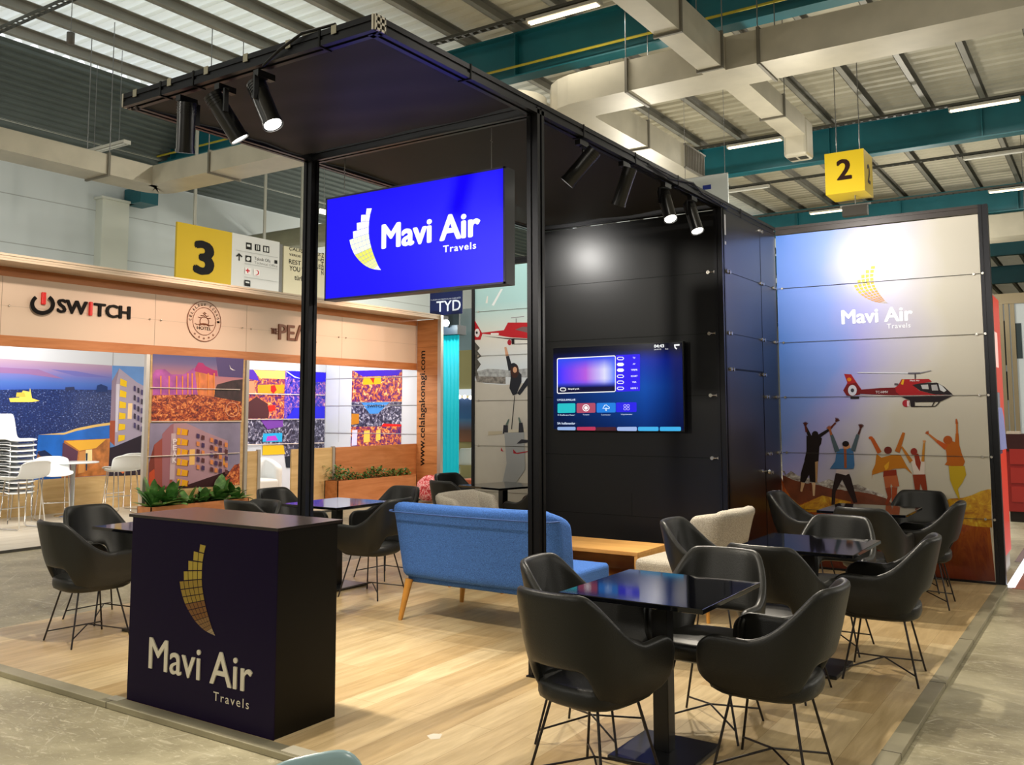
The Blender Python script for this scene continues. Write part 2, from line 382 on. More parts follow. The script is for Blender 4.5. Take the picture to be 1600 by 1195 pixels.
lamp_(-8.0, 23.5, 7.48, 1.25, 'unlit fluorescent light left of the yellow cube sign', False); lamp_(-2.1, 23.5, 7.48, 1.25, 'unlit fluorescent light right of the yellow cube sign', False)
lamp_(-15.3, 9.6, 6.4, 1.3, 'unlit fluorescent light below the dark cladding at left', False)
for i, (y, z) in enumerate(((7.35, 7.75), (11.4, 7.6), (19.5, 7.6), (23.5, 7.6), (27.5, 7.6))):
    mb = MB()
    for d in (-.05, .05): mb.box(-16, y+d-.006, z-.02, 13, y+d+.006, z+.03)
    x = -16.0
    while x < 6: mb.box(x, y-.05, z-.02, x+.05, y+.05, z-.012); x += .16
    tag(mb.build('cable_tray', mat('tray_grey', '4a4a44', .5, .3)), ['dark perforated cable tray crossing the top left corner', 'dark cable tray carrying the nearest lit batten light', 'cable tray above the second teal rafter, by the drop duct', 'thin cable tray behind the yellow cube sign', 'thin cable tray at the farthest lights'][i], 'cable tray')
t = thing('hanging_detector', 'small grey can hanging on a rod under the white roof panels', 'detector', (-12.3, 7.1, 6.85))
MB().lathe((-12.3, 7.1, 6.85), [(.0, 0), (.055, .0), (.055, .17), (.0, .17)], 14).build('can', mat('can_grey', '55504a', .5), t)
MB().tube([(-12.3, 7.1, 7.02), (-12.3, 7.1, 8.2)], .006, 5).build('rod', WIRE, t)
# ducts
DUCT = mat('duct_steel', 'b3ad9b', .42, .25, noise=(2.2, .1)); SEAM = mat('duct_flange', '6c685c', .5, .3)
def duct(label, path, w, h, z, joints=(), rf=.75):
    """rectangular duct whose bottom is at z, along the points of path with rounded corners"""
    pts = [Vector((*p, 0)) for p in path]; q = [pts[0]]
    for i in range(1, len(pts)-1):
        a, b, c = pts[i-1], pts[i], pts[i+1]; r = w*rf
        p0 = b+(a-b).normalized()*r; p2 = b+(c-b).normalized()*r
        for s in range(7): s /= 6; q.append(p0*(1-s)**2+b*2*s*(1-s)+p2*s*s)
    q.append(pts[-1]); vs = []
    for i, p in enumerate(q):
        d = (q[min(i+1, len(q)-1)]-q[max(i-1, 0)]).normalized(); r = Vector((d.y, -d.x, 0))
        for s, zz in ((-1, 0), (1, 0), (1, h), (-1, h)): vs.append((p.x+r.x*s*w/2, p.y+r.y*s*w/2, z+zz))
    n = len(q); fs = [(4*i+k, 4*i+(k+1) % 4, 4*i+4+(k+1) % 4, 4*i+4+k) for i in range(n-1) for k in range(4)]
    mb = MB().add(vs, fs+[(3, 2, 1, 0), (4*n-4, 4*n-3, 4*n-2, 4*n-1)])
    t = thing('ventilation_duct', label, 'duct', (pts[0].x, pts[0].y, z))
    mb.build('duct_body', DUCT, t)
    for (x, y, ax) in joints:
        a = (.02, w/2+.03) if ax == 'x' else (w/2+.03, .02)
        MB().box(x-a[0], y-a[1], z-.03, x+a[0], y+a[1], z+h+.03).build('flange', SEAM, t)
    for (x, y, ax) in joints:
        for s in (-1, 1):
            xx, yy = (x, y+s*(w/2+.02)) if ax == 'x' else (x+s*(w/2+.02), y)
            MB().tube([(xx, yy, z), (xx, yy, 8.2)], .008, 5).build('hanger', WIRE, t)
    return t
ZD = 6.2
duct('wide main air duct crossing the top right corner', [(7, 12.02), (-7.0, 12.02), (-7.0, 17.0)], .72, .46, ZD, [(-3.75, 12.02, 'x'), (-5.7, 12.02, 'x'), (.6, 12.02, 'x'), (-7.0, 14.4, 'y')])
duct('air duct coming overhead towards the camera above the canopy', [(-4.37, 11.66), (-4.37, 4.5)], .32, .46, ZD, [(-4.37, 10.1, 'y'), (-4.37, 11.5, 'y')])
t = duct('narrow branch duct ending in a drop outlet beside the lit batten', [(-4.4, 12.38), (-4.4, 15.6)], .36, .32, ZD+.1, [(-4.4, 14.3, 'y')])
MB().box(-4.6, 15.5, ZD-.25, -4.2, 15.95, ZD+.42).build('drop_outlet', DUCT, t, bevel=.05)
for x in (-4.56, -4.38): MB().box(x, 15.6, ZD-.256, x+.14, 15.78, ZD-.245).build('outlet_slot', flat('30302c'), t)
t = duct('short curved air duct behind the canopy, left of the main duct', [(-8.0, 12.3), (-8.0, 17)], .8, .46, ZD, [])
MB().lathe((-8.02, 12.2, ZD+.002), [(0, 0), (.55, 0), (.55, .456), (0, .456)], 28).build('bend', DUCT, t)
t = thing('duct_grille', 'open grille at the end of the back branch duct', 'duct grille', (-6.6, 17.0, ZD))
mb = MB()
for i in range(12): mb.box(-6.64, 16.05+i*.08, ZD+.02, -6.6, 16.07+i*.08, ZD+.44)
mb.box(-6.65, 16.0, ZD-.01, -6.6, 17.02, ZD+.02).box(-6.65, 16.0, ZD+.44, -6.6, 17.02, ZD+.47); mb.build('bars', SEAM, t)
duct('grey air duct at left with a rounded corner above the neighbouring stand', [(-14.25, -3), (-14.25, 9.95), (-9.9, 9.95)], .62, .34, 5.56, [(-14.25, 8.8, 'y'), (-12.4, 9.95, 'x')], .3)
t = thing('ventilation_duct', 'beige lower duct with rounded end behind the sign with the 3', 'duct', (-15, 13, 5.1))
MB().box(-18.56, 15.2, 5.6, -12.9, 16.0, 6.05).build('duct_body', mat('duct_beige', '8d8a70', .5, noise=(2, .1)), t, bevel=.2, bseg=4)
tag(MB().box(-14.35, 15.0, 5.15, -14.0, 15.35, 5.6).build('junction_box', mat('junction_grey', '6f7068', .5)), 'grey box under the beige duct, above the cream text sign', 'box')
# ------------------------------------------------------------------ stand floor
mb = MB().box(-6.9, 3.14, -.03, -.995, 9.5, 0); struct('floor_stand', mb, PLANKS)
EDGE = mat('platform_edge_alu', 'a19a82', .45, .35, noise=(2.5, .18))
struct('trim_front', MB().box(-6.93, 3.05, -.03, -.995, 3.14, .002), EDGE, bevel=.003)
struct('trim_right', MB().box(-.995, 3.05, -.03, -.91, 9.5, .002), EDGE, bevel=.003)
mb = MB()
for x in (-4.66, -2.2): mb.box(x, 3.049, -.028, x+.004, 3.14, .003)
for y in (4.6, 5.9, 7.1): mb.box(-.995, y, -.028, -.909, y+.004, .003)
struct('trim_joint', mb, flat('4a453c'))
tag(MB().box(-3.32, 3.07, .002, -3.04, 3.15, .004).build('tape_strip', flat('c9c2ae')), 'white tape strip on the front platform edge beside the counter', 'tape')
tag(MB().box(-4.72, 3.09, .002, -4.62, 3.15, .004).build('tape_strip', flat('c9c2ae')), 'short white tape piece at the left foot of the counter', 'tape')
# ------------------------------------------------------------------ black canopy frame
def profile(mb, a, b, w=.08, mi=0):
    """aluminium system profile with grooves: four corner lips round a core"""
    a, b = Vector(a), Vector(b); d = (b-a).normalized()
    u = Vector((0, 0, 1)) if abs(d.z) < .5 else Vector((0, 1, 0)); r = d.cross(u).normalized(); u = r.cross(d)
    mb.bar(a, b, w*.78, w*.78, mi, u)
    for i in (-1, 1):
        for j in (-1, 1): mb.bar(a+r*i*w*.32+u*j*w*.32, b+r*i*w*.32+u*j*w*.32, w*.36, w*.36, mi, u)
fr = thing('canopy_frame', 'tall black aluminium canopy frame with posts over the stand', 'canopy', (-3.94, 4.75, 0))
XL, XR, YF, YP, YB = -4.93, -2.96, 3.25, 4.75, 7.90
ZT = 3.46
for nm, a, b in (('beam', (XL-.03, YF, ZT), (XR+.03, YF, ZT)), ('beam', (XL, YF, ZT), (XL, YP, ZT)), ('beam', (XR, YF, ZT), (XR, YP, ZT)),
                 ('beam', (XL, YP, ZT), (XR, YP, ZT)), ('beam', (XL, YP, ZT), (XL, YB, ZT)), ('beam', (XR, YP, ZT), (XR, 9.46, ZT)), ('beam', (XL, YB, ZT), (XR, YB, ZT))):
    mb = MB(); profile(mb, a, b); mb.build(nm, BLACKALU, fr)
for x, y in ((XL, YP), (XR, YP), (XL, YB), (XR, YB+.02)):
    mb = MB(); profile(mb, (x, y, 0), (x, y, ZT)); mb.box(x-.05, y-.05, 0, x+.05, y+.05, .008); mb.build('post', BLACKALU, fr)
for y0, y1 in ((YF+.05, YP-.15), (YP+.04, YB-.12)):
    mb = MB(); nx, ny = 14, 12; vs = []
    for i in range(nx+1):
        for j in range(ny+1):
            x = XL+.05+(XR-XL-.1)*i/nx; y = y0+(y1-y0)*j/ny
            vs.append((x, y, 3.44+.006*math.sin(9*x+5*y)+.004*math.sin(17*y-6*x)))
    mb.add(vs, [(i*(ny+1)+j, i*(ny+1)+j+1, (i+1)*(ny+1)+j+1, (i+1)*(ny+1)+j) for i in range(nx) for j in range(ny)], 0, True)
    mb.build('ceiling_fabric', mat('black_canopy_fabric', '2b2a27', .55, spec=.2), fr)
for x in (XL-.035, XR+.035):                                         # pale end caps of the profiles
    mb = MB(); s = 1 if x > -4 else -1
    for z in (-.034, 0, .034): mb.box(x, YF-.036, ZT+z-.006, x+s*.012, YF+.036, ZT+z+.006)
    for y in (-.032, .0, .032): mb.box(x, YF+y-.005, ZT-.04, x+s*.012, YF+y+.005, ZT+.04)
    mb.box(x-s*.01, YF-.045, ZT-.04, x+s*.0, YF-.04, ZT+.04)
    mb.build('end_cap', mat('cap_metal', 'c9c3b4', .35, .6), fr)
for i in range(6): x = -4.86+i*.33; MB().box(x, YF-.043, ZT+.0, x+.035, YF-.038, ZT+.045).build('clip', mat('clip_steel', '9d9884', .4, .5), fr)
for x in (-4.6, -4.3, -3.3): MB().box(x, YF-.044, ZT-.045, x+.012, YF+.044, ZT+.044).build('cable_tie', flat('0a0a0a'), fr)
for y in (4.0, 5.3, 6.1, 6.9, 8.4): MB().box(XR-.044, y, ZT-.045, XR+.044, y+.012, ZT+.044).build('cable_tie', flat('0a0a0a'), fr)
# loose cables on the frame
tag(MB().tube([(-3.7, YF-.05, 3.40), (-3.55, YF-.07, 3.45), (-3.4, YF-.06, 3.505), (-3.2, YF-.02, 3.52)], .008, 6).build('power_cable', flat('0c0c0c')), 'black power cable looped over the front canopy beam', 'cable')
tag(MB().tube([(XR+.05, 6.3, 3.46), (XR+.055, 6.7, 3.43), (XR+.05, 7.2, 3.50), (XR+.05, 7.4, 3.45), (XR+.05, 8.0, 3.43)], .008, 6).build('power_cable', flat('1a1a1a')), 'black cable along the right canopy beam above the spotlights', 'cable')
# ------------------------------------------------------------------ track spotlights
LENS = glow('fffaf0', 9)
def spot(x, y, z, tgt, label, lit, L=.29, r=.052):
    t = thing('track_spotlight', label, 'spotlight', (x, y, z)); d = (Vector(tgt)-Vector((x, y, z-.13))).normalized(); c = Vector((x, y, z-.13))
    a, b = c-d*L*.45, c+d*L*.55; s = d.cross(Vector((0, 0, 1))).normalized()
    mb = MB().tube([a, b-d*.012], r, 18)
    for k in range(4): mb.tube([a+d*(.01+.016*k), a+d*(.018+.016*k)], r*1.06, 18)
    mb.tube([b-d*.02, b], r*1.08, 18, cap=False); mb.build('lamp_body', mat('spot_black', '0d0d0f', .3, spec=.6), t)
    mb = MB().bar(c+s*(r+.008), Vector((x, y, z))+s*(r+.008), .012, .03).bar(Vector((x, y, z))+s*(r+.01), Vector((x, y, z))-s*(r*.2), .03, .012); mb.build('bracket', mat('spot_black', '0d0d0f'), t)
    MB().box(x-.02, y-.06, z, x+.02, y+.06, z+.035).build('track_adapter', mat('spot_black', '0d0d0f'), t)
    MB().tube([b-d*.010, b-d*.006], r*.92, 18).build('lens', LENS if lit else mat('lens_dark', '202024', .1), t)
    return t, b, d
WARM = (1., .90, .74)
SP = []
SP.append((spot(-4.44, YF+.03, 3.36, (-5.1, 3.75, 0), 'black spotlight hanging straight down, first on the front canopy beam', True), 230, 85))
SP.append((spot(-4.10, YF+.03, 3.36, (-2.9, 5.0, 0), 'black spotlight tilted right, second on the front canopy beam', True), 170, 75))
SP.append((spot(-3.78, YF+.03, 3.37, (-2.7, 3.35, 1.2), 'lit black spotlight with bright lens on the front canopy beam', True), 150, 80))
SP.append((spot(XR, 5.35, 3.37, (-5.0, 4.7, .9), 'black spotlight tilted sharply left beside the middle post', True), 190, 75))
SP.append((spot(XR, 6.0, 3.37, (-4.1, 6.2, .6), 'black spotlight with a bright rim, second on the right canopy beam', True), 170, 90))
SP.append((spot(XR, 6.75, 3.37, (-1.7, 5.7, 0), 'lit spotlight, left one of the glowing pair on the right canopy beam', True), 190, 100))
SP.append((spot(XR, 7.3, 3.37, (-1.75, 6.6, 0), 'lit spotlight, right one of the glowing pair on the right canopy beam', True), 210, 105))
for (o, b, d), pw, an in SP:
    light('SPOT', 'spotlight_beam', b+d*.012, b+d, pw, WARM, .03, angle=an, blend=.6)
# unseen spots without fixtures, added to brighten the murals and the television wall
light('SPOT', 'mural_beam', (XR+.55, 7.35, 3.38), (-1.85, 9.46, 3.25), 240, (1, .98, .95), .03, angle=100, blend=1.)
light('SPOT', 'mural_beam', (-4.98, 7.2, 3.3), (-6.2, 9.46, 2.8), 170, (1, .98, .95), .03, angle=80, blend=1.)
light('SPOT', 'wall_beam', (-4.88, 6.9, 3.3), (-4.4, 7.96, 2.95), 70, (1, .97, .92), .05, angle=70, blend=1.)

# ------------------------------------------------------------------ hanging lightbox
YS = 4.74
sb = thing('lightbox_sign', 'glowing blue lightbox sign hung between the two front posts', 'sign', (-3.975, 4.8, 2.375))
SX0, SX1, SZ0, SZ1 = -4.765, -3.185, 2.372, 3.128
mb = MB().box(SX0, YS+.012, SZ0, SX1, YS+.115, SZ1); mb.build('sign_case', mat('sign_case', '101012', .35), sb)
mb = MB().box(SX0+.012, YS, SZ0+.012, SX1-.012, YS+.012, SZ1-.012); mb.build('blue_face', mat('blue_face', '000000', .3, emit=(.006, 0., .92), es=1.0, spec=.2), sb)
mb = MB()
for s in ((SX0, SZ0, SX1, SZ0+.012), (SX0, SZ1-.012, SX1, SZ1), (SX0, SZ0, SX0+.012, SZ1), (SX1-.012, SZ0, SX1, SZ1)): mb.box(s[0], YS-.002, s[1], s[2], YS+.013, s[3])
mb.build('sign_frame', mat('sign_trim', '242040', .4, .3), sb)
for x in (-4.64, -3.33): MB().tube([(x, 4.8, 3.42), (x, 4.8, 3.34), (x-.008, 4.8, 3.335), (x+.008, 4.8, 3.325), (x, 4.8, 3.32), (x, 4.8, 3.128)], .0028, 5).build('hanging_wire', WIRE, sb)
# company logo: a feather of small tiles, outline taken once and reused at three sizes
_I = [(436,188),(422,240),(413,295),(410,345),(410,397),(414,440),(422,480),(431,516),(441,548),(451,577),(461,603),(470,626),(479,647),(487,665),(495,680),(503,692),(510,702)]
_O = [(216,198),(235,248),(241,320),(244,392),(248,452),(258,500),(273,540),(292,578),(315,608),(340,635),(365,657),(393,675),(420,688),(447,696),(473,700),(495,702),(510,703.5)]
def _lz(p): q = P(500+p[0]/5.333, 290+p[1]/5.333, 'y', YS); return Vector((q.x, q.z))
LI = [_lz(p) for p in _I]; LO = [_lz(p) for p in _O]; _h = LI[0].y-LI[-1].y; _c = LI[-1].copy()
LI = [(p-_c)/_h for p in LI]; LO = [(p-_c)/_h for p in LO]        # tip at the origin, height 1
def logo(name, parent, y, x, z, h, cols, gap=.10, sx=1.):
    """tip at (x, z) on the plane y, height h; cols: colours from top to tip"""
    mb = MB(); mats = [c if isinstance(c, bpy.types.Material) else flat(c) for c in cols]; n = len(LI)-1
    for r in range(n):
        for c in range(5):
            if r < c: continue
            g = gap*(1 if r < 10 else .8)
            def q(u, t):
                i = min(int(t), n-1); f = t-i; a = LI[i].lerp(LI[i+1], f); b = LO[i].lerp(LO[i+1], f); p = a.lerp(b, u)
                return (x+p.x*h*sx, y, z+p.y*h)
            cell = [q((c+g/2)/5, r+g/2), q((c+g/2)/5, r+1-g/2), q((c+1-g/2)/5, r+1-g/2), q((c+1-g/2)/5, r+g/2)]
            mb.add(cell, [(3, 2, 1, 0)], min(len(mats)-1, int(r/n*len(mats))))
    return mb.build(name, mats, parent)
SW = glow('ffffff', 1.15)
logo('feather_logo', sb, YS-.004, _c.x, _c.y, _h, [SW, glow('f6ffd8', 1.1), glow('efef60', 1.), glow('f2f4a0', 1.), SW], .05)
text('lettering', 'Mavi Air', 'y', YS-.003, (596.3, 389.3), (751.0, 369.8), (596.3, 350.5), SW, sb, bold=.035)
text('small_lettering', 'Travels', 'y', YS-.003, (692.6, 394.2), (744.5, 389.2), (692.6, 383.3), SW, sb, bold=.02, space=1.15)
# ------------------------------------------------------------------ counter
ct = thing('reception_counter', 'dark purple reception counter with gold feather logo', 'counter', (-4.03, 3.35, 0))
CNAVY = mat('counter_front', '140829', .35, spec=.1); CBLK = mat('counter_side', '0d0b07', .4, spec=.18)
X0, X1, Y0, Y1 = -4.615, -3.45, 3.145, 3.56
MB().box(X0, Y0+.004, 0, X1-.004, Y1, .985).build('cabinet', CBLK, ct)
MB().box(X0, Y0, 0, X1, Y0+.006, .985).build('front_panel', CNAVY, ct)
MB().box(X0-.03, Y0-.005, .985, X1+.005, Y1+.03, 1.0).build('counter_top', mat('counter_top', '221a19', .25, spec=.6), ct)
p0 = P(336.5, 992.5, 'y', Y0); p1 = P(324, 852, 'y', Y0)
logo('feather_logo', ct, Y0-.002, p0.x, p0.z, p1.z-p0.z, [mat('gold_a', 'b8a040', .35, .4), mat('gold_b', 'a08434', .35, .4), mat('gold_c', '80562a', .35, .4), mat('gold_d', '8a6840', .35, .4), mat('gold_e', 'b09a78', .35, .4)], .12)
SLV = mat('silver_lettering', 'dcd4c0', .4)
text('lettering', 'Mavi Air', 'y', Y0, (233.2, 1044), (394.5, 1083), (235.2, 995), SLV, ct, bold=.008, ext=.006)
text('small_lettering', 'Travels', 'y', Y0, (333.8, 1094.5), (389.4, 1107.3), (334, 1080.5), SLV, ct, bold=.0, space=1.25)
# ------------------------------------------------------------------ walls of the stand
YW, YM, XD = 7.96, 9.46, -2.92
ZJ = [.015, .581, 1.147, 1.713, 2.279, 2.845, 3.41]
def connector(mb, p, d, n):
    """small steel panel connector: two knobs joined by a pin along d, standing out along n"""
    p, d, n = Vector(p), Vector(d), Vector(n)
    for s in (-1, 1): mb.tube([p+d*s*.035, p+d*s*.035+n*.018], .017, 10)
    mb.tube([p-d*.035+n*.012, p+d*.035+n*.012], .005, 6)
KNOB = mat('connector_steel', 'c4bfb6', .25, .8)
def joints_mat(): return flat('070707')
mb = MB().box(-4.93, YW, 0, -3.0, YW+.03, 3.42)
wf = struct('wall_front', mb, BLACKP)
mb = MB()
for z in ZJ[1:-1]: mb.box(-4.93, YW-.001, z-.003, -3.0, YW+.001, z+.003)
mb.box(-3.9, YW-.001, .581, -3.896, YW+.001, .80); mb.build('panel_joint', joints_mat(), wf)
for z in ZJ[1:-1]:
    mb = MB(); connector(mb, (-3.05, YW, z), (1, 0, 0), (0, -1, 0)); mb.build('connector', KNOB, wf)
mb = MB().box(XD-.03, YW+.0, 0, XD-.005, 8.0, 3.42).box(XD-.03, 8.0, 1.96, XD-.005, 8.97, 3.42).box(XD-.03, 8.97, 0, XD-.005, YM, 3.42)
DARKW = mat('gloss_dark_panel', '120e10', .3, spec=.9)
wr = struct('wall_right', mb, DARKW)
mb = MB()
for z in ZJ[4:6]: mb.box(XD-.006, 8.0, z-.003, XD-.003, YM, z+.003)
mb.box(XD-.006, 8.965, 1.96, XD-.003, 8.972, 3.41); mb.box(XD-.006, 7.99, 1.95, XD-.002, 8.98, 1.962); mb.build('panel_joint', joints_mat(), wr)
for y, z in ((8.02, 2.845), (8.02, 2.279), (8.97, 2.845), (8.97, 2.279), (9.38, 2.845), (9.38, 2.279), (9.05, 1.713), (9.38, 1.713), (9.08, 1.147), (9.38, 1.147), (9.1, .96), (9.38, .581), (8.97, 1.93), (8.06, 1.95), (8.97, 3.38)):
    mb = MB(); connector(mb, (XD-.004, y, z), (0, 1, 0), (1, 0, 0)); mb.build('connector', KNOB, wr)
MB().box(XD-.003, 7.955, 3.18, XD+.002, 7.985, 3.37).build('white_strip', flat('e8e8f0'), wr)
MB().box(XD-.003, 7.955, 3.09, XD+.002, 7.985, 3.12).build('white_strip', flat('e8e8f0'), wr)
dr = struct('door_1', MB().box(XD-.03, 8.01, .005, XD-.008, 8.955, 1.945), DARKW)
mb = MB(); mb.tube([(XD-.008, 8.87, .985), (XD+.05, 8.87, .985)], .01, 8).ball((XD+.055, 8.87, .985), .024, 12).tube([(XD-.008, 8.87, .985), (XD-.002, 8.87, .985)], .022, 14)
mb.build('door_handle', CHROME, dr)
struct('trim_door', MB().box(XD-.035, 8.955, 0, XD-.012, 8.972, 1.96).box(XD-.035, 8.0, 1.945, XD-.012, 8.97, 1.962), flat('050505'))
struct('wall_store', MB().box(-4.93, YW+.03, 0, -4.90, YM, 3.42), BLACKP)
# ------------------------------------------------------------------ television
tv = thing('television', 'large wall television showing a blue smart menu on the black wall', 'television', (-4.05, 7.9, 1.4))
YT = 7.875
A, B = P(863, 552, 'y', YT), P(1069.5, 674.5, 'y', YT); TVZ1 = P(1069.5, 532.5, 'y', YT).z; TVZ0 = (B.z+P(863, 672, 'y', YT).z)/2
MB().box(A.x, YT+.006, TVZ0, B.x, YT+.05, TVZ1).build('casing', mat('tv_case', '0b0b0d', .3), tv)
MB().box(-4.4, YT+.05, TVZ0+.2, -3.7, YW-.002, TVZ1-.2).build('wall_bracket', flat('0c0c0c'), tv)
def _tvbg(nt, N, L, b):
    s = N('ShaderNodeSeparateXYZ'); L(pos(nt), s.inputs[0])
    m = N('ShaderNodeMapRange'); m.inputs['From Min'].default_value = A.x; m.inputs['From Max'].default_value = B.x; L(s.outputs['X'], m.inputs['Value'])
    c1 = ramp(nt, m.outputs['Result'], [(0, '061a4c'), (.45, '063a86'), (.72, '0a4aa8'), (.95, '041a5c')])
    m2 = N('ShaderNodeMapRange'); m2.inputs['From Min'].default_value = TVZ0; m2.inputs['From Max'].default_value = TVZ1; L(s.outputs['Z'], m2.inputs['Value'])
    k = ramp(nt, m2.outputs['Result'], [(0, '7090a0'), (.5, 'ffffff'), (.8, 'b0a0ff'), (.93, '282850'), (1, '101020')])
    c = mixc(nt, 1., c1, k, 'MULTIPLY'); L(c, b.inputs['Emission Color']); b.inputs['Emission Strength'].default_value = 1.
    b.inputs['Base Color'].default_value = (0, 0, 0, 1); return None
MB().box(A.x+.01, YT, TVZ0+.012, B.x-.01, YT+.006, TVZ1-.01).build('screen', nodes_mat('tv_screen', _tvbg, .15), tv)
def T(x, y): return (855+x/6.957, 525+y/6.957)
def rr(x0, y0, x1, y1, yr0=None, yr1=None, c=8):
    """rounded box in the enlarged view; right side may sit at other heights (perspective)"""
    a0, a1 = (y0, y1); b0, b1 = (yr0 if yr0 is not None else y0, yr1 if yr1 is not None else y1)
    return [T(*p) for p in ((x0, a0+c), (x0+c, a0), (x1-c, b0), (x1, b0+c), (x1, b1-c), (x1-c, b1), (x0+c, a1), (x0, a1-c))]
def _pic(nt, N, L, b):
    s = N('ShaderNodeSeparateXYZ'); L(pos(nt), s.inputs[0])
    p0, p1 = P(*T(115, 600), 'y', YT), P(*T(738, 215), 'y', YT)
    def mr(o, a, c):
        m = N('ShaderNodeMapRange'); m.inputs['From Min'].default_value = a; m.inputs['From Max'].default_value = c; L(s.outputs[o], m.inputs['Value']); return m.outputs['Result']
    c = ramp(nt, mr('X', p0.x, p1.x), [(0, '2a30ff'), (.25, '7a40e8'), (.5, 'b058d8'), (.72, 'c0b0f0'), (.82, 'd8d8f4'), (1, '3c70f0')])
    t = ramp(nt, mr('Z', p0.z, p1.z), [(0, '000000'), (.12, '000000'), (.35, 'ffffff'), (.62, 'ffffff'), (.95, '000000')])
    c = mixc(nt, t, '2c48e8', c); t2 = ramp(nt, mr('Z', p0.z, p1.z), [(.10, '101038'), (.25, 'ffffff')])
    c = mixc(nt, 1., c, t2, 'MULTIPLY')
    L(c, b.inputs['Emission Color']); b.inputs['Emission Strength'].default_value = 1.; b.inputs['Base Color'].default_value = (0, 0, 0, 1); return None
G = glow
items = [(G('ffffff'), rr(106, 240, 744, 627, 210, 607, 12)), (nodes_mat('tv_picture', _pic, .2), rr(114, 250, 737, 617, 219, 599, 8)),
         (G('2200e8'), rr(748, 205, 1010, 606, 196, 596, 6)), (G('10b8c0'), rr(112, 733, 306, 836, 730, 832)), (G('a84460'), rr(320, 730, 524, 835, 727, 832)),
         (G('0a78d8'), rr(538, 727, 744, 832, 724, 830)), (G('1a10e0'), rr(748, 722, 972, 828, 718, 826)),
         (G('8ca8d8'), rr(110, 988, 308, 1022, 986, 1024)), (G('b02850'), rr(322, 988, 526, 1024, 986, 1026)), (G('38041c'), rr(528, 990, 750, 1027, 988, 1029)),
         (G('98b0e0'), rr(760, 988, 974, 1030, 986, 1032)), (G('38a8e0'), rr(988, 986, 1210, 1031, 986, 1032)), (G('38a8e0'), rr(1224, 986, 1454, 1032, 986, 1032)),
         (G('ffffff'), [T(383+38*(1+math.cos(a)), 742+38*(1+math.sin(a))) for a in [i*math.pi/8 for i in range(16)]]), (G('a84460'), [T(421+30*math.cos(a), 780+30*math.sin(a)) for a in [i*math.pi/8 for i in range(16)]]),
         (G('ffffff'), [T(421+20*math.cos(a), 780+20*math.sin(a)) for a in [i*math.pi/8 for i in range(16)]]),
         (G('d8ecff'), [T(*p) for p in ((600, 788), (612, 768), (622, 748), (645, 745), (662, 760), (680, 772), (676, 790), (640, 792))]), (G('0a78d8'), [T(*p) for p in ((608, 785), (618, 772), (628, 754), (643, 752), (656, 764), (672, 775), (670, 784))]),
         (G('d8ecff'), [T(*p) for p in ((636, 775), (643, 775), (643, 800), (652, 800), (640, 815), (627, 800), (636, 800))])]
for i, yy in enumerate((243, 308, 370, 437, 502, 568)):
    items.append((G('ffffff'), rr(758, yy-18, 834, yy+18, None, None, 14)))
    if i not in (1, 2): items.append((G('2200e8'), rr(766, yy-11, 826, yy+11, None, None, 9)))
for a, b in ((845, 757), (880, 757), (845, 790), (880, 790)):
    items.append((G('b8b0ff'), [T(a+17*math.cos(k*math.pi/5), b+17*math.sin(k*math.pi/5)) for k in range(10)])); items.append((G('1a10e0'), [T(a+11*math.cos(k*math.pi/5), b+11*math.sin(k*math.pi/5)) for k in range(10)]))
items += [(G('ffffff'), [T(*p) for p in ((1378, 92), (1438, 86), (1438, 104), (1392, 106), (1400, 128), (1412, 132), (1406, 146), (1384, 128))]), (G('ffffff'), rr(140, 560, 203, 600, None, None, 12)), (G('101038'), rr(147, 567, 196, 593, None, None, 8))]
art('menu_tiles', 'y', YT, items, tv, .001, .0003)
def tvt(s, x0, yb, x1, yb1, yt, c='ffffff', **k): return text('menu_text', s, 'y', YT-.014, T(x0, yb), T(x1, yb1), T(x0, yt), G(c), tv, **k)
tvt('04:43', 1163, 126, 1272, 124, 92, bold=.03); tvt('UYGULAMALAR', 112, 706, 310, 702, 684, 'd8e8ff'); tvt('SA kullananlar', 112, 962, 306, 958, 938, 'd8e8ff'); tvt('Sinyal yok', 230, 587, 350, 585, 566, bold=.02)
for s, a, b, yb in (('TV', 932, 960, 246), ('AV', 932, 960, 312), ('YPBPR', 912, 984, 377), ('SCART', 912, 984, 444), ('VGA', 926, 970, 508), ('HDMI 1', 910, 984, 576)): tvt(s, a, yb, b, yb-1, yb-18)
for s, a, b, yb in (('Haberler', 118, 304, 866), ('Tarayıcı', 388, 458, 864), ('İndirilenler', 590, 690, 862), ('Uygulamalar', 804, 928, 860)): tvt(s, a, yb, b, yb-1, yb-16, 'd8e8ff', bold=0)
for s, a, b, yb in (('2019/12', 1164, 1240, 152), ('Salı', 1284, 1316, 146)): tvt(s, a, yb, b, yb-1, yb-13, bold=0)
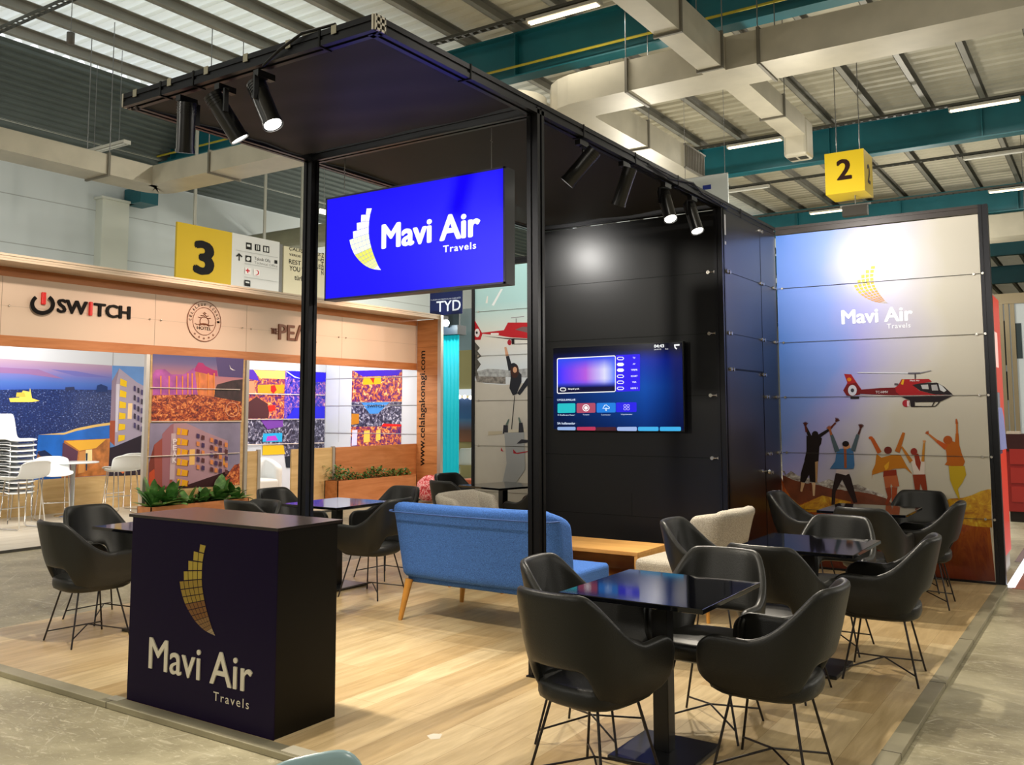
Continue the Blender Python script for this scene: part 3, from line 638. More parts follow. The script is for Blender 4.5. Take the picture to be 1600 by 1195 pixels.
# ------------------------------------------------------------------ the big mural
def _mural(nt, N, L, b):
    s = N('ShaderNodeSeparateXYZ'); L(pos(nt), s.inputs[0])
    def mr(o, a, c):
        m = N('ShaderNodeMapRange'); m.inputs['From Min'].default_value = a; m.inputs['From Max'].default_value = c; L(s.outputs[o], m.inputs['Value']); return m.outputs['Result']
    f = N('ShaderNodeMath'); f.operation = 'ADD'; L(mr('X', -2.92, -1.0), f.inputs[0])
    g = N('ShaderNodeMath'); g.operation = 'MULTIPLY'; g.inputs[1].default_value = .45; L(mr('Z', 2.0, .8), g.inputs[0]); L(g.outputs[0], f.inputs[1])
    n = N('ShaderNodeMath'); n.operation = 'MULTIPLY_ADD'; n.inputs[1].default_value = .35; L(noise(nt, pos(nt), 1.1, 3), n.inputs[0]); L(f.outputs[0], n.inputs[2])
    return ramp(nt, n.outputs[0], [(.12, '5684d6'), (.42, '7893dc'), (.6, '9f9cd6'), (.78, 'b8b2c6'), (.95, 'c6bfb6'), (1, 'c4bcab')])
MUR = nodes_mat('mural_sky', _mural, .32)
mu = thing('mural', 'sky mural with cheering people and a red helicopter on the back wall', 'mural', (-1.95, 9.46, 0))
for a, b in zip(ZJ[:-1], ZJ[1:]):
    MB().box(-2.915, YM, a+.002, -1.003, YM+.02, b-.002).build('panel', MUR, mu)
# ground and hills printed on the lowest boards
def _grass(nt, N, L, b):
    s = N('ShaderNodeSeparateXYZ'); L(pos(nt), s.inputs[0])
    f = noise(nt, pos(nt), 2.4, 8, .75, (2.5, 1, .7), 2.5)
    c = ramp(nt, f, [(.25, '5c1e06'), (.42, '8c3408'), (.52, 'b0560e'), (.62, 'c06a14'), (.72, 'd89a30'), (.8, '8a3008')])
    m = N('ShaderNodeMapRange'); m.inputs['From Min'].default_value = .75; m.inputs['From Max'].default_value = 0.; L(s.outputs['Z'], m.inputs['Value'])
    return mixc(nt, m.outputs['Result'], c, '5e1c0a')
GRASS = nodes_mat('mural_grass', _grass, .35)
def _yel(nt, N, L, b): return ramp(nt, noise(nt, pos(nt), 9, 6, .7, None, 1.), [(.35, '9c5c10'), (.55, 'c8941c'), (.7, 'd8c040')])
YEL = nodes_mat('mural_yellow_grass', _yel, .35)
def _snow(nt, N, L, b): return ramp(nt, noise(nt, pos(nt), 16, 7, .75, (.7, 1, 1.6), .8), [(.4, '6a5a54'), (.52, 'b0a8a0'), (.62, 'd8d4cc')])
SNOWM = nodes_mat('mural_snowy_hills', _snow, .35)
def Q(x, y): return (1220+x/7.467, 640+y/7.467)
def W(x, y): return (1340+x/7.273, 640+y/7.273)
def Hc(x, y): return (1300+x/8, 560+y/8)
FX = 'mural_figures'
bg = [(SNOWM, [Q(0, 700), Q(60, 760), Q(120, 715), Q(200, 770), Q(330, 800), Q(450, 850), Q(560, 810), Q(620, 830), Q(760, 900), Q(900, 870), Q(1060, 940), Q(1220, 1000), (1383, 792), (1226, 790), (1226, 736)]),
      (mat('mural_brown', '6e3418', .35, noise=(8, .3)), [(1223, 742), Q(150, 820), Q(300, 860), Q(450, 880), Q(600, 925), Q(700, 930), Q(760, 945), Q(900, 955), Q(1050, 980), Q(1220, 1030), (1400, 792), (1400, 812), (1224, 812)]),
      (GRASS, [(1221, 745), (1226, 762), (1245, 790), (1280, 776), (1320, 784), (1360, 792), (1400, 795), (1440, 800), (1480, 798), (1510, 796), (1543, 786), (1555.5, 908.5), (1228, 890)]),
      (YEL, [(1225, 768), (1250, 790), (1285, 774), (1330, 784), (1320, 800), (1232, 800)]),
      (YEL, [W(1050, 1010), W(1200, 1000), W(1300, 970), W(1400, 925), W(1480, 905), W(1515, 905), (1549.5, 812), (1550.5, 824), (1520, 822), (1500, 818), (1470, 808), (1440, 800)])]
art('printed_ground', 'y', YM, bg, mu)
def limb(a, b, wa, wb, f):
    (x0, y0), (x1, y1) = a, b; d = math.hypot(x1-x0, y1-y0); nx, ny = -(y1-y0)/d, (x1-x0)/d
    return [f(x0+nx*wa, y0+ny*wa), f(x1+nx*wb, y1+ny*wb), f(x1-nx*wb, y1-ny*wb), f(x0-nx*wa, y0-ny*wa)]
def hand(c, ang, r, f):
    out = []
    for k in range(5):
        t = ang+(k-2)*.42; out.append(limb(c, (c[0]+r*math.cos(t), c[1]+r*math.sin(t)), r*.18, r*.10, f))
    out.append([f(c[0]+r*.4*math.cos(i*1.05), c[1]+r*.4*math.sin(i*1.05)) for i in range(6)])
    return out
def disc(c, rx, ry, f, n=16): return [f(c[0]+rx*math.cos(2*math.pi*i/n), c[1]+ry*math.sin(2*math.pi*i/n)) for i in range(n)]
DK = '1c1210'
m1 = [(DK, [Q(*p) for p in ((300, 300), (335, 318), (370, 290), (440, 300), (480, 335), (470, 400), (450, 430), (440, 600), (400, 640), (345, 600), (275, 590), (300, 480))]),
      (DK, limb((345, 325), (290, 200), 22, 13, Q)), (DK, limb((445, 310), (560, 235), 22, 14, Q)), ('5c2418', limb((560, 240), (640, 150), 14, 9, Q)), ('5c2418', limb((300, 260), (288, 185), 13, 9, Q)),
      (DK, disc((400, 288), 38, 40, Q)), (DK, [Q(*p) for p in ((280, 585), (400, 600), (430, 620), (410, 850), (340, 840), (330, 760), (280, 850), (225, 840), (235, 740))]),
      ('c9a27a', limb((260, 850), (238, 955), 22, 11, Q)), ('6e3a24', limb((345, 850), (350, 950), 14, 10, Q)), ('d8b48c', limb((385, 850), (385, 1005), 20, 10, Q)), ('b08a60', [Q(*p) for p in ((400, 610), (435, 600), (425, 840), (405, 850))])]
m1 += [('4a1c14', h) for h in hand((286, 180), -1.5, 40, Q)+hand((648, 130), -1., 38, Q)]
art('printed_figure', 'y', YM, m1, mu, .006, .0001, label='black-clad cheering figure printed at the left')
m2 = [('2a1c1c', [Q(*p) for p in ((640, 740), (800, 750), (820, 800), (895, 1080), (850, 1090), (715, 815), (640, 960), (630, 1110), (590, 1110), (600, 940))]),
      ('c8b8b8', [Q(*p) for p in ((650, 695), (790, 700), (800, 740), (760, 765), (640, 735))]), ('3e6c9c', [Q(*p) for p in ((650, 480), (690, 455), (820, 450), (850, 500), (860, 650), (850, 690), (570, 690), (635, 600))]),
      ('4c5c64', limb((660, 490), (590, 290), 30, 18, Q)), ('4c5c64', limb((840, 480), (900, 290), 28, 18, Q)), ('a05c34', limb((590, 295), (570, 225), 15, 12, Q)), ('4a2420', limb((905, 290), (930, 220), 13, 10, Q)),
      ('9c5430', [Q(*p) for p in ((735, 450), (765, 450), (770, 680), (740, 680))]), ('c88a5c', [Q(*p) for p in ((725, 400), (800, 400), (810, 440), (780, 460), (730, 455))]), ('1c1010', disc((757, 398), 40, 34, Q))]
m2 += [('4a2018', h) for h in hand((932, 205), -1.4, 42, Q)] + [('9c5430', h) for h in hand((570, 225), -2., 40, Q)]
art('printed_figure', 'y', YM, m2, mu, .008, .0001, label='printed figure in a blue denim jacket')
m3 = [('b87014', [W(*p) for p in ((215, 500), (270, 545), (400, 510), (490, 515), (560, 640), (625, 735), (540, 665), (430, 670), (300, 700), (170, 740), (162, 795), (165, 700), (200, 620))]), ('d89c20', [W(*p) for p in ((300, 640), (360, 585), (350, 660), (320, 690))]),
      ('b05018', limb((250, 490), (165, 330), 26, 20, W)), ('b06018', limb((450, 480), (525, 260), 30, 16, W)), ('b8541c', disc((150, 320), 26, 18, W)), ('6a2418', disc((345, 460), 45, 42, W)), ('8a2c14', [W(*p) for p in ((295, 695), (440, 680), (445, 750), (290, 765))]),
      ('b05c34', [W(*p) for p in ((295, 760), (450, 745), (475, 870), (400, 880), (380, 840), (370, 890), (315, 885))]), ('8e3a1c', limb((345, 885), (365, 1000), 32, 20, W)), ('8e3a1c', limb((365, 985), (325, 1080), 20, 16, W)), ('9c4420', limb((420, 880), (410, 1080), 32, 22, W))]
art('printed_figure', 'y', YM, m3, mu, .006, .0001, label='printed figure holding a spread yellow shawl')
m4 = [('d8c8bc', [W(*p) for p in ((600, 560), (740, 540), (765, 600), (760, 740), (640, 735))]), ('b8701c', limb((610, 590), (500, 420), 22, 10, W)), ('b87a24', limb((740, 590), (755, 380), 18, 10, W)), ('8e3018', [W(*p) for p in ((640, 500), (690, 500), (720, 600), (705, 700), (660, 620))]), ('8a2c20', disc((640, 475), 38, 40, W)),
      ('8a3418', [W(*p) for p in ((625, 738), (770, 735), (792, 920), (745, 930), (712, 840), (705, 930), (655, 925))])] + [('c88a50', h) for h in hand((757, 370), -1.5, 26, W)]
art('printed_figure', 'y', YM, m4, mu, .008, .0001, label='small printed figure in a white top')
m5 = [('b05c14', [W(*p) for p in ((990, 400), (1060, 350), (1110, 370), (1150, 380), (1180, 490), (1220, 590), (1200, 640), (1060, 640), (990, 625), (1015, 590), (1010, 500))]), ('b8501c', limb((1010, 430), (900, 355), 32, 16, W)), ('b86a30', limb((900, 355), (810, 280), 15, 9, W)), ('b05c14', limb((1130, 400), (1130, 270), 26, 16, W)), ('b86a30', limb((1130, 270), (1128, 150), 13, 10, W)), ('a84e14', disc((1025, 345), 52, 50, W)),
      ('bc9c1c', [W(*p) for p in ((1035, 640), (1215, 640), (1235, 740), (1190, 830), (1140, 900), (1165, 1015), (1145, 1010), (1090, 900), (1050, 800))])] + [('a85020', h) for h in hand((800, 270), -2.3, 32, W)] + [('a85020', limb((1128, 160), (1120, 105), 15, 7, W))]
art('printed_figure', 'y', YM, m5, mu, .006, .0001, label='printed figure in an orange blouse at the right')
RD, RD2, BK = 'a01c20', '6e1418', '241c20'
hel = [(RD, [Hc(*p) for p in ((150, 192), (240, 198), (300, 290), (368, 385), (360, 420), (180, 330), (190, 300))]), (RD2, [Hc(*p) for p in ((180, 325), (300, 300), (360, 385), (350, 450), (240, 470), (180, 460), (140, 400))]), ('c8c8d4', disc((255, 398), 55, 68, Hc)), ('30303c', disc((255, 398), 22, 25, Hc)),
       (RD2, [Hc(*p) for p in ((345, 390), (600, 368), (830, 362), (870, 430), (860, 468), (350, 440))]), (RD, [Hc(*p) for p in ((830, 330), (870, 258), (1210, 255), (1250, 290), (1010, 330), (1090, 400), (1250, 445), (1500, 460), (1470, 470), (860, 465), (800, 420), (790, 360))]),
       (BK, [Hc(*p) for p in ((1000, 330), (1100, 310), (1310, 300), (1400, 350), (1500, 440), (1515, 458), (1290, 450), (1100, 400))]), ('b8b4b4', [Hc(*p) for p in ((1110, 330), (1200, 325), (1210, 385), (1130, 380))]), ('c8c8c8', [Hc(*p) for p in ((1330, 315), (1380, 345), (1430, 400), (1400, 420), (1350, 395))]), ('a8a4a4', [Hc(*p) for p in ((1240, 330), (1310, 325), (1330, 400), (1250, 400))]),
       ('c8c0bc', [Hc(*p) for p in ((350, 455), (860, 462), (1510, 455), (1500, 470), (860, 476), (350, 462))]), (BK, [Hc(*p) for p in ((860, 476), (1500, 468), (1440, 500), (1350, 540), (1050, 545), (940, 510))]), (BK, limb((1000, 500), (1010, 600), 30, 26, Hc)), ('a02430', disc((925, 560), 46, 46, Hc)), ('d8c0c4', [Hc(*p) for p in ((935, 525), (965, 535), (962, 595), (940, 600))]),
       (BK, limb((990, 600), (1290, 598), 6, 5, Hc)), (BK, limb((1280, 540), (1250, 596), 6, 5, Hc)), (BK, limb((1345, 540), (1290, 598), 6, 6, Hc)), (BK, limb((230, 490), (340, 488), 15, 14, Hc)), ('3c3038', limb((1040, 180), (1040, 255), 7, 7, Hc)), ('584c50', limb((780, 320), (830, 322), 14, 9, Hc)),
       ('dcdce4', limb((320, 176), (960, 183), 5, 5, Hc)), ('585460', limb((950, 186), (1100, 182), 9, 8, Hc)), ('8c8890', limb((1100, 180), (1240, 150), 7, 4, Hc)), ('d07818', disc((215, 262), 28, 24, Hc)), ('d8a018', [Hc(*p) for p in ((880, 262), (905, 262), (890, 330), (860, 320))])]
art('printed_helicopter', 'y', YM, hel, mu, .006, .0001, label='red helicopter printed across the boards')
text('printed_text', 'TC-HMV', 'y', YM-.009, Hc(545, 436), Hc(702, 434), Hc(545, 405), flat('e8e0e0'), mu)
text('printed_text', 'Mavi Air', 'y', YM-.009, Hc(976, 287), Hc(1098, 285), Hc(976, 266), flat('e8e0e0'), mu)
p0 = P(1388, 474, 'y', YM); p1 = P(1343, 417, 'y', YM)
MG = [flat('d8cc50'), flat('d8b840'), flat('d0a048'), flat('cc9858'), flat('d8c8b8')]
lg = logo('feather_logo', mu, YM-.003, p0.x, p0.z, p1.z-p0.z, MG, .22, 1.25)
text('lettering', 'Mavi Air', 'y', YM, (1315, 507), (1427, 501), (1315, 484.5), flat('fbfbff'), mu, bold=.035)
text('small_lettering', 'Travels', 'y', YM, (1386, 513.5), (1423, 511.5), (1386, 506), flat('f4f4fa'), mu, bold=.02, space=1.15)
k = 0
for z in ZJ[1:-1]:
    for x in (-2.86, -1.06):
        mb = MB(); mb.tube([(x, YM, z), (x, YM-.014, z)], .012, 10); mb.build('connector', KNOB, mu)
    mb = MB().tube([(-2.9, YM-.010, z), (-1.01, YM-.010, z)], .0022, 5); mb.build('wire', mat('dark_wire', '5c5650', .35, .6), mu)
mfr = mu
mb = MB(); profile(mb, (-.96, 9.50, 0), (-.96, 9.50, 3.5)); mb.build('post', BLACKALU, mfr)
mb = MB(); profile(mb, (-2.92, 9.50, ZT), (-1.0, 9.50, ZT)); mb.build('top_rail', mat('rail_dark_alu', '3a3430', .3, .4), mfr)
MB().box(-2.92, 9.455, 0, -1.0, 9.54, .022).build('bottom_rail', BLACKALU, mfr)
for x in (-1.85,):
    mb = MB(); connector(mb, (x, 9.452, .025), (0, 0, 1), (0, -1, 0)); mb.build('connector', KNOB, mfr)
mb = MB()
for z in ZJ[1:-1]: mb = MB(); mb.tube([(-.985, 9.45, z), (-.985, 9.435, z)], .012, 10); mb.build('connector', KNOB, mfr)
# ------------------------------------------------------------------ skier wall
def _snowsky(nt, N, L, b): return ramp(nt, axis_map(nt, 'z', 1.6, 3.4), [(0, 'cfcfd0'), (.3, 'c9d0d4'), (.5, 'd4cfc4'), (.75, 'a9cfcf'), (1, 'b0dada')])
sk = thing('mural', 'snow mural with a red helicopter and a waving skier left of the post', 'mural', (-5.9, 9.46, 0))
SKM = nodes_mat('ski_sky', _snowsky, .35)
for a, b in zip(ZJ[:-1], ZJ[1:]): MB().box(-6.82, YM, a+.002, -4.93, YM+.02, b-.002).build('panel', SKM, sk)
def S1(x, y): return (730+x/6.29, 410+y/6.29)
def S2(x, y): return (730+x/5.19, 560+y/5.19)
SNOW = mat('snow_print', 'bcb6aa', .4, noise=(3, .06)); TREES = mat('snowy_trees', '77726c', .4, noise=(22, .7))
ski = [(SNOW, [S2(58, 175), S2(150, 205), S2(300, 215), S2(360, 210), S2(495, 195), (845, 600), (845, 790), (742, 790), (742, 595)]),
       (TREES, [S1(75, 1105), S1(120, 1080), S1(200, 1100), S1(270, 1105), S1(300, 1060), (790, 580), (790, 600), (745, 597)]), (mat('grey_hills', '9a9c9c', .4, noise=(20, .4)), [S1(100, 1070), S1(200, 1045), S1(320, 1050), S1(420, 1060), S1(590, 1040), (845, 573), (845, 590), (748, 588)]),
       ('e8ecec', [S1(240, 420), S1(330, 260), S1(352, 258), S1(262, 425)]), ('e4e2dc', [S1(180, 400), S1(195, 330), S1(205, 330), S1(200, 400)]),
       (mat('tree_print', '4c4a44', .5, noise=(20, .6)), [S1(75, 780), S1(125, 840), S1(100, 870), S1(140, 920), S1(100, 950), S1(135, 1000), S1(95, 1060), S1(110, 1100), S1(75, 1120)]),
       ('b02028', [S1(75, 570), S1(145, 690), S1(360, 665), S1(400, 590), S1(590, 590), S1(800, 600), S1(800, 740), S1(590, 745), S1(420, 735), S1(300, 715), S1(150, 700), S1(130, 760), S1(75, 760)]),
       ('d8d0d0', disc((98, 692), 26, 42, S1)), (BK, disc((94, 690), 10, 14, S1)), ('705858', [S1(470, 660), S1(540, 632), S1(590, 632), S1(590, 690)]), (BK, [S1(150, 722), S1(420, 745), S1(590, 750), S1(590, 760), S1(420, 756)]), ('a02430', disc((415, 785), 20, 28, S1)), (BK, limb((448, 745), (452, 805), 16, 12, S1)), (BK, limb((460, 803), (590, 798), 3, 3, S1)), ('605858', limb((480, 550), (480, 590), 3, 3, S1)), ('8c8488', limb((430, 545), (560, 530), 4, 3, S1)),
       ('e0d8d0', limb((232, 703), (310, 703), 10, 10, S1)),
       ('23252c', limb((395, 920), (430, 1060), 16, 24, S1)), ('c89878', limb((375, 830), (393, 918), 10, 16, S1)), ('23252c', [S2(*p) for p in ((350, 100), (400, 90), (440, 130), (440, 190), (400, 290), (370, 300), (342, 240), (352, 160))]), ('23252c', limb((415, 290), (500, 170), 14, 20, S2)),
       ('3c2420', disc((385, 100), 34, 60, S2)), ('c89878', disc((387, 92), 17, 24, S2)), ('22242c', disc((375, 52), 22, 16, S2)), ('383834', limb((385, 300), (350, 670), 3, 3, S2)), ('b4a890', [S2(*p) for p in ((172, 590), (285, 588), (285, 612), (168, 625))]), ('c4bca8', [S2(*p) for p in ((330, 575), (480, 570), (480, 595), (330, 600))]), ('2c2c34', limb((310, 610), (312, 540), 22, 18, S2)), ('2c2c34', limb((438, 600), (434, 520), 22, 14, S2)), ('5c6c64', limb((318, 540), (338, 492), 9, 5, S2)), ('5c6c64', limb((430, 520), (418, 478), 9, 5, S2)),
       ('9a9c9c', [S2(*p) for p in ((300, 600), (460, 600), (470, 900), (380, 1030), (280, 1030), (320, 850))]), ('2c2c34', [S2(*p) for p in ((400, 690), (440, 655), (495, 660), (495, 680), (430, 690))]), ('a02430', [S2(*p) for p in ((275, 720), (290, 750), (308, 748), (285, 755), (272, 745))]), ('a02430', [S2(*p) for p in ((372, 735), (400, 765), (495, 750), (495, 757), (410, 775), (375, 770))])]
art('printed_scene', 'y', YM, ski, sk, .002, .0002)
for z in ZJ[1:-1]:
    MB().tube([(-6.76, YM, z), (-6.76, YM-.014, z)], .012, 10).build('connector', KNOB, sk)
    MB().tube([(-6.8, YM-.012, z), (-4.95, YM-.012, z)], .0022, 5).build('wire', mat('dark_wire', '5c5650'), sk)
MB().box(-6.86, 9.44, 0, -6.82, 9.52, 3.5).build('edge_post', BLACKALU, sk)
mb = MB(); profile(mb, (-6.86, 9.50, ZT), (-4.9, 9.50, ZT)); mb.build('top_rail', BLACKALU, sk)
# ------------------------------------------------------------------ tub chairs
def ss(a, b, x): t = max(0, min(1, (x-a)/(b-a))); return t*t*(3-2*t)
def shell_mesh():
    NU, NV = 40, 8; A, B, F = .272, .262, .20; vs = []
    for i in range(NU+1):
        s = -1+2*i/NU; a = abs(s); sg = 1 if s > 0 else -1
        if a < .60:
            ph = a/.60*math.pi/2; x = A*math.sin(ph)**.80; y = -B*math.cos(ph)**.80; cb = math.cos(ph)
        else: t = (a-.60)/.40; x = A*(1-.03*t); y = F*t; cb = 0
        tl = max(0, min(1, (a-.27)/.33)); top = .835-.22*(.6*tl+.4*ss(.25, .60, a))+.006*ss(.66, .9, a); bot = .515-.155*ss(.18, .29, a)+.02*ss(.8, 1, a)
        for j in range(NV+1):
            v = j/NV; z = top+(bot-top)*v
            w = 1. if z > .60 else 1-.05*(.60-z)/.12 if z > .48 else .95-.20*((.48-z)/.12)**1.3
            yy = y*(w if y < 0 else 1)-.085*max(0, (z-.47)/.365)*cb**.5
            if a > .82: yy += ((a-.82)/.18)*(.05-.075*abs(2*v-1.0)**4.)
            if a > .86 and v > .5: yy += .0
            vs.append((sg*x*w if a > 0 else 0, yy, z))
    n = NV+1; fs = [(i*n+j, i*n+j+1, (i+1)*n+j+1, (i+1)*n+j) for i in range(NU) for j in range(NV)]
    return vs, fs
def seat_mesh(wx, wy, z0, z1, r=.03, yc=0., p=3.2, seg=28):
    mb = MB(); prof = [(.0, z0), (.86, z0), (.97, z0+r*.5), (1., z0+r*1.2), (1., z1-r*.9), (.97, z1-r*.25), (.88, z1), (.0, z1+.006)]
    vs = []
    for f, z in prof:
        for k in range(seg):
            t = 2*math.pi*k/seg; c, s = math.cos(t), math.sin(t); q = (abs(c)**p+abs(s)**p)**(-1/p)
            vs.append((wx*f*q*c, yc+wy*f*q*s, z))
    n = len(prof); mb.add(vs, [(i*seg+k, i*seg+(k+1) % seg, (i+1)*seg+(k+1) % seg, (i+1)*seg+k) for i in range(n-1) for k in range(seg)], 0, True)
    return mb
def make_chair(label, x, y, deg):
    t = thing('tub_chair', label, 'chair', (0, 0, 0))
    vs, fs = shell_mesh(); mb = MB(); mb.add(vs, fs, 0, True); mb.build('shell', LEATHER, t, solid=.038, subsurf=1)
    seat_mesh(.212, .235, .352, .445, yc=.018).build('seat', LEATHER, t)
    for sx in (-1, 1):
        for sy in (-1, 1):
            MB().tube([(sx*.12, sy*.13, .37), (sx*.205, sy*.205, .0)], .0062, 8).build('leg', RODBLK, t)
            MB().tube([(sx*.190, sy*.193, .062), (0, 0, .105)], .0048, 7).build('brace', RODBLK, t)
    return t
# (label, x, y, heading in degrees of the way the sitter looks: 90 = away from the camera)
CH = [('black tub chair with its back to the camera at the front table', -1.93, 3.55, 80),
      ('black tub chair on the left of the front table, beside the sofa', -2.20, 4.02, 7),
      ('black tub chair on the far side of the front table, facing the camera', -1.78, 4.49, -88),
      ('black tub chair on the right of the front table', -1.33, 4.06, 181),
      ('black tub chair with its back to the camera at the middle table', -1.66, 5.28, 86),
      ('black tub chair on the left of the middle table, beside the pale armchair', -2.30, 5.90, 2),
      ('black tub chair on the far side of the middle table', -1.66, 6.42, -90),
      ('black tub chair on the right of the middle table, its legs near the platform edge', -1.24, 5.90, 184),
      ('black tub chair with its back to the camera at the farthest table by the mural', -1.66, 7.63, 86),
      ('black tub chair on the left of the farthest table, by the dark door', -2.38, 8.40, 0),
      ('black tub chair on the far side of the farthest table, against the mural', -1.56, 8.93, -92),
      ('black tub chair on the right of the farthest table, by the mural corner', -1.40, 8.24, 182),
      ('black tub chair left of the counter, nearest the camera', -6.05, 3.80, 84),
      ('black tub chair behind the leftmost chair, at the table left of the counter', -6.58, 4.26, 0),
      ('black tub chair whose top shows above the counter, left of the left post', -6.0, 5.05, -92),
      ('black tub chair left of the post, in front at the table behind the counter', -6.18, 5.48, 88),
      ('black tub chair left of the post, with its back against the next stand', -6.62, 6.2, 0),
      ('black tub chair between the counter and the blue sofa, seen from the side', -5.44, 6.04, 186),
      ('black tub chair below the long planter, behind the blue sofa', -5.95, 6.78, -94),
      ('black tub chair beside the red beanbag, near side of the back table', -6.05, 8.12, 78),
      ('black tub chair in front of the cyan curtain at the back table', -6.52, 8.78, -12),
      ('black tub chair right of the back table by the snow mural', -5.42, 9.02, -105),
      ('black tub chair mostly hidden by the post at the back table', -5.28, 8.42, 165)]
ch0 = make_chair(CH[0][0], 0, 0, 0)
for i, (lb, x, y, dg_) in enumerate(CH):
    c = ch0 if i == 0 else dup(ch0, label=lb)
    c.location = (x, y, 0); c.rotation_euler = (0, 0, R_(dg_-90)); c['group'] = 'black tub chairs at the tables'
# tables
def make_table():
    t = thing('cafe_table', '', 'table', (0, 0, 0))
    MB().box(-.345, -.365, .728, .345, .365, .75).build('tabletop', GLASSBLK, t, bevel=.003)
    MB().box(-.13, -.13, .712, .13, .13, .728).build('top_plate', mat('table_black', '101012', .35), t)
    MB().box(-.038, -.038, .02, .038, .038, .715).build('column', mat('table_black', '101012', .35), t, bevel=.004)
    MB().box(-.19, -.205, .0, .19, .205, .022).build('base_plate', mat('table_base', '141416', .28), t, bevel=.006)
    return t
TB = [('square black glass-topped table nearest the camera, at right', -1.815, 4.01, 0), ('square black table in the middle of the right-hand row', -1.64, 5.83, 0), ('square black table farthest back in the right-hand row, by the mural', -1.78, 8.15, 0),
      ('square black table left of the counter', -5.875, 4.275, 0), ('square black table behind the counter, right of the left post', -5.975, 6.15, 0), ('square black table in front of the snow mural', -5.82, 8.62, -14)]
tb0 = make_table()
for i, (lb, x, y, r) in enumerate(TB):
    c = tb0 if i == 0 else dup(tb0)
    c['label'] = lb; c['group'] = 'square black café tables'; c.location = (x, y, 0); c.rotation_euler = (0, 0, R_(r))
# ------------------------------------------------------------------ sofa and pale armchairs
def wing_shell(W, D, z0, z1, th, lean, wing, wdrop, nu=44, nv=8, roll=.02, corner=.10):
    """back with rounded corners turning into short wings; open towards +y"""
    path = []; n1 = 6
    L = W/2
    def add(x, y, wy): path.append((x, y, wy))
    for i in range(n1+1): t = i/n1; add(-L, D*wing*(1-t), 1-t)
    for i in range(1, 7): a = math.pi/2*i/6; add(-L+corner*(1-math.cos(a)), -corner*math.sin(a), 0)
    n = 16
    for i in range(1, n): add(-L+corner+(2*L-2*corner)*i/n, -corner-.035*math.sin(math.pi*i/n), 0)
    for i in range(0, 7): a = math.pi/2*(1-i/6); add(L-corner*(1-math.cos(a)), -corner*math.sin(a), 0)
    for i in range(1, n1+1): t = i/n1; add(L, D*wing*t, t)
    vs = []
    for x, y, wy in path:
        top = z1-wdrop*wy**1.5
        for j in range(nv+1):
            v = j/nv; z = top+(z0-top)*v; k = (z-z0)/(z1-z0)
            vs.append((x*(1+.035*k), y-lean*k-(.018 if j == 0 else 0), z))
    m_ = nv+1; fs = [(i*m_+j, i*m_+j+1, (i+1)*m_+j+1, (i+1)*m_+j) for i in range(len(path)-1) for j in range(nv)]
    return vs, fs
def cushion(x0, x1, y0, y1, z0, z1, mt, parent, name='seat', bev=.03):
    return MB().box(x0, y0, z0, x1, y1, z1).build(name, mt, parent, bevel=bev, bseg=4)
so = thing('sofa', 'blue fabric two-seat sofa on tapered oak legs, seen from behind', 'sofa', (-3.95, 5.85, 0))
WL[so] = Vector((0, 0, 0))
vs, fs = wing_shell(1.42, .42, .31, .865, .09, .10, .34, .06); mb = MB(); mb.add([(x, y-.28, z) for x, y, z in vs], fs, 0, True)
mb.build('backrest', BLUEFAB, so, solid=.10, subsurf=1)
cushion(-.67, .70, -.33, .40, .27, .435, BLUEFAB, so)
mb = MB(); pz = [(x, y-.303, z-.045) for (x, y, z) in vs[::9]]; mb.tube([(x, y-.005, z) for x, y, z in pz[5:-5]], .006, 6); mb.build('piping', mat('blue_piping', '2c4c88', .8), so)
for sx in (-1, 1):
    for yy, dy in ((-.36, -.05), (.34, .03)):
        MB().tube([(sx*.62, yy, .30), (sx*.665, yy+dy, 0)], .030, 12, r2=.017).build('leg', OAKLEG, so)
def armchair(label, x, y, deg):
    t = thing('armchair', label, 'armchair', (x, y, 0)); WL[t] = Vector((0, 0, 0)); t.rotation_euler = (0, 0, R_(deg-90))
    vs, fs = wing_shell(.66, .40, .27, .81, .08, .13, .42, .03); mb = MB(); mb.add([(a, b-.2, c) for a, b, c in vs], fs, 0, True)
    mb.build('backrest', GREYFAB, t, solid=.085, subsurf=1)
    cushion(-.28, .28, -.26, .36, .22, .42, GREYFAB, t, bev=.045)
    for sx in (-1, 1):
        for yy in (-.24, .28): MB().tube([(sx*.24, yy, .24), (sx*.27, yy*1.1, 0)], .022, 10, r2=.013).build('leg', OAKLEG, t)
    return t
armchair('pale grey armchair right of the oak bench, in front of the door', -2.86, 6.88, 176)['group'] = 'pale grey armchairs'
armchair('pale grey armchair whose back shows above the left of the blue sofa', -4.83, 6.95, 0)['group'] = 'pale grey armchairs'
bn = thing('coffee_table', 'low oak coffee table with open shelf below the television', 'table', (-3.85, 7.1, 0))
MB().box(-4.35, 6.83, .40, -3.30, 7.42, .43).build('tabletop', BENCHW, bn, bevel=.002)
MB().box(-4.35, 6.83, .16, -3.30, 7.42, .185).build('shelf', BENCHW, bn, bevel=.002)
for x in (-4.35, -3.33): MB().box(x, 6.83, .185, x+.03, 7.42, .40).build('side_panel', BENCHW, bn)
MB().box(-4.32, 7.40, .185, -3.33, 7.415, .40).build('back_panel', BENCHW, bn)
for x in (-4.28, -3.40):
    for y in (6.9, 7.35): MB().tube([(x, y, .16), (x, y, 0)], .022, 10).build('leg', mat('table_black', '101012'), bn)
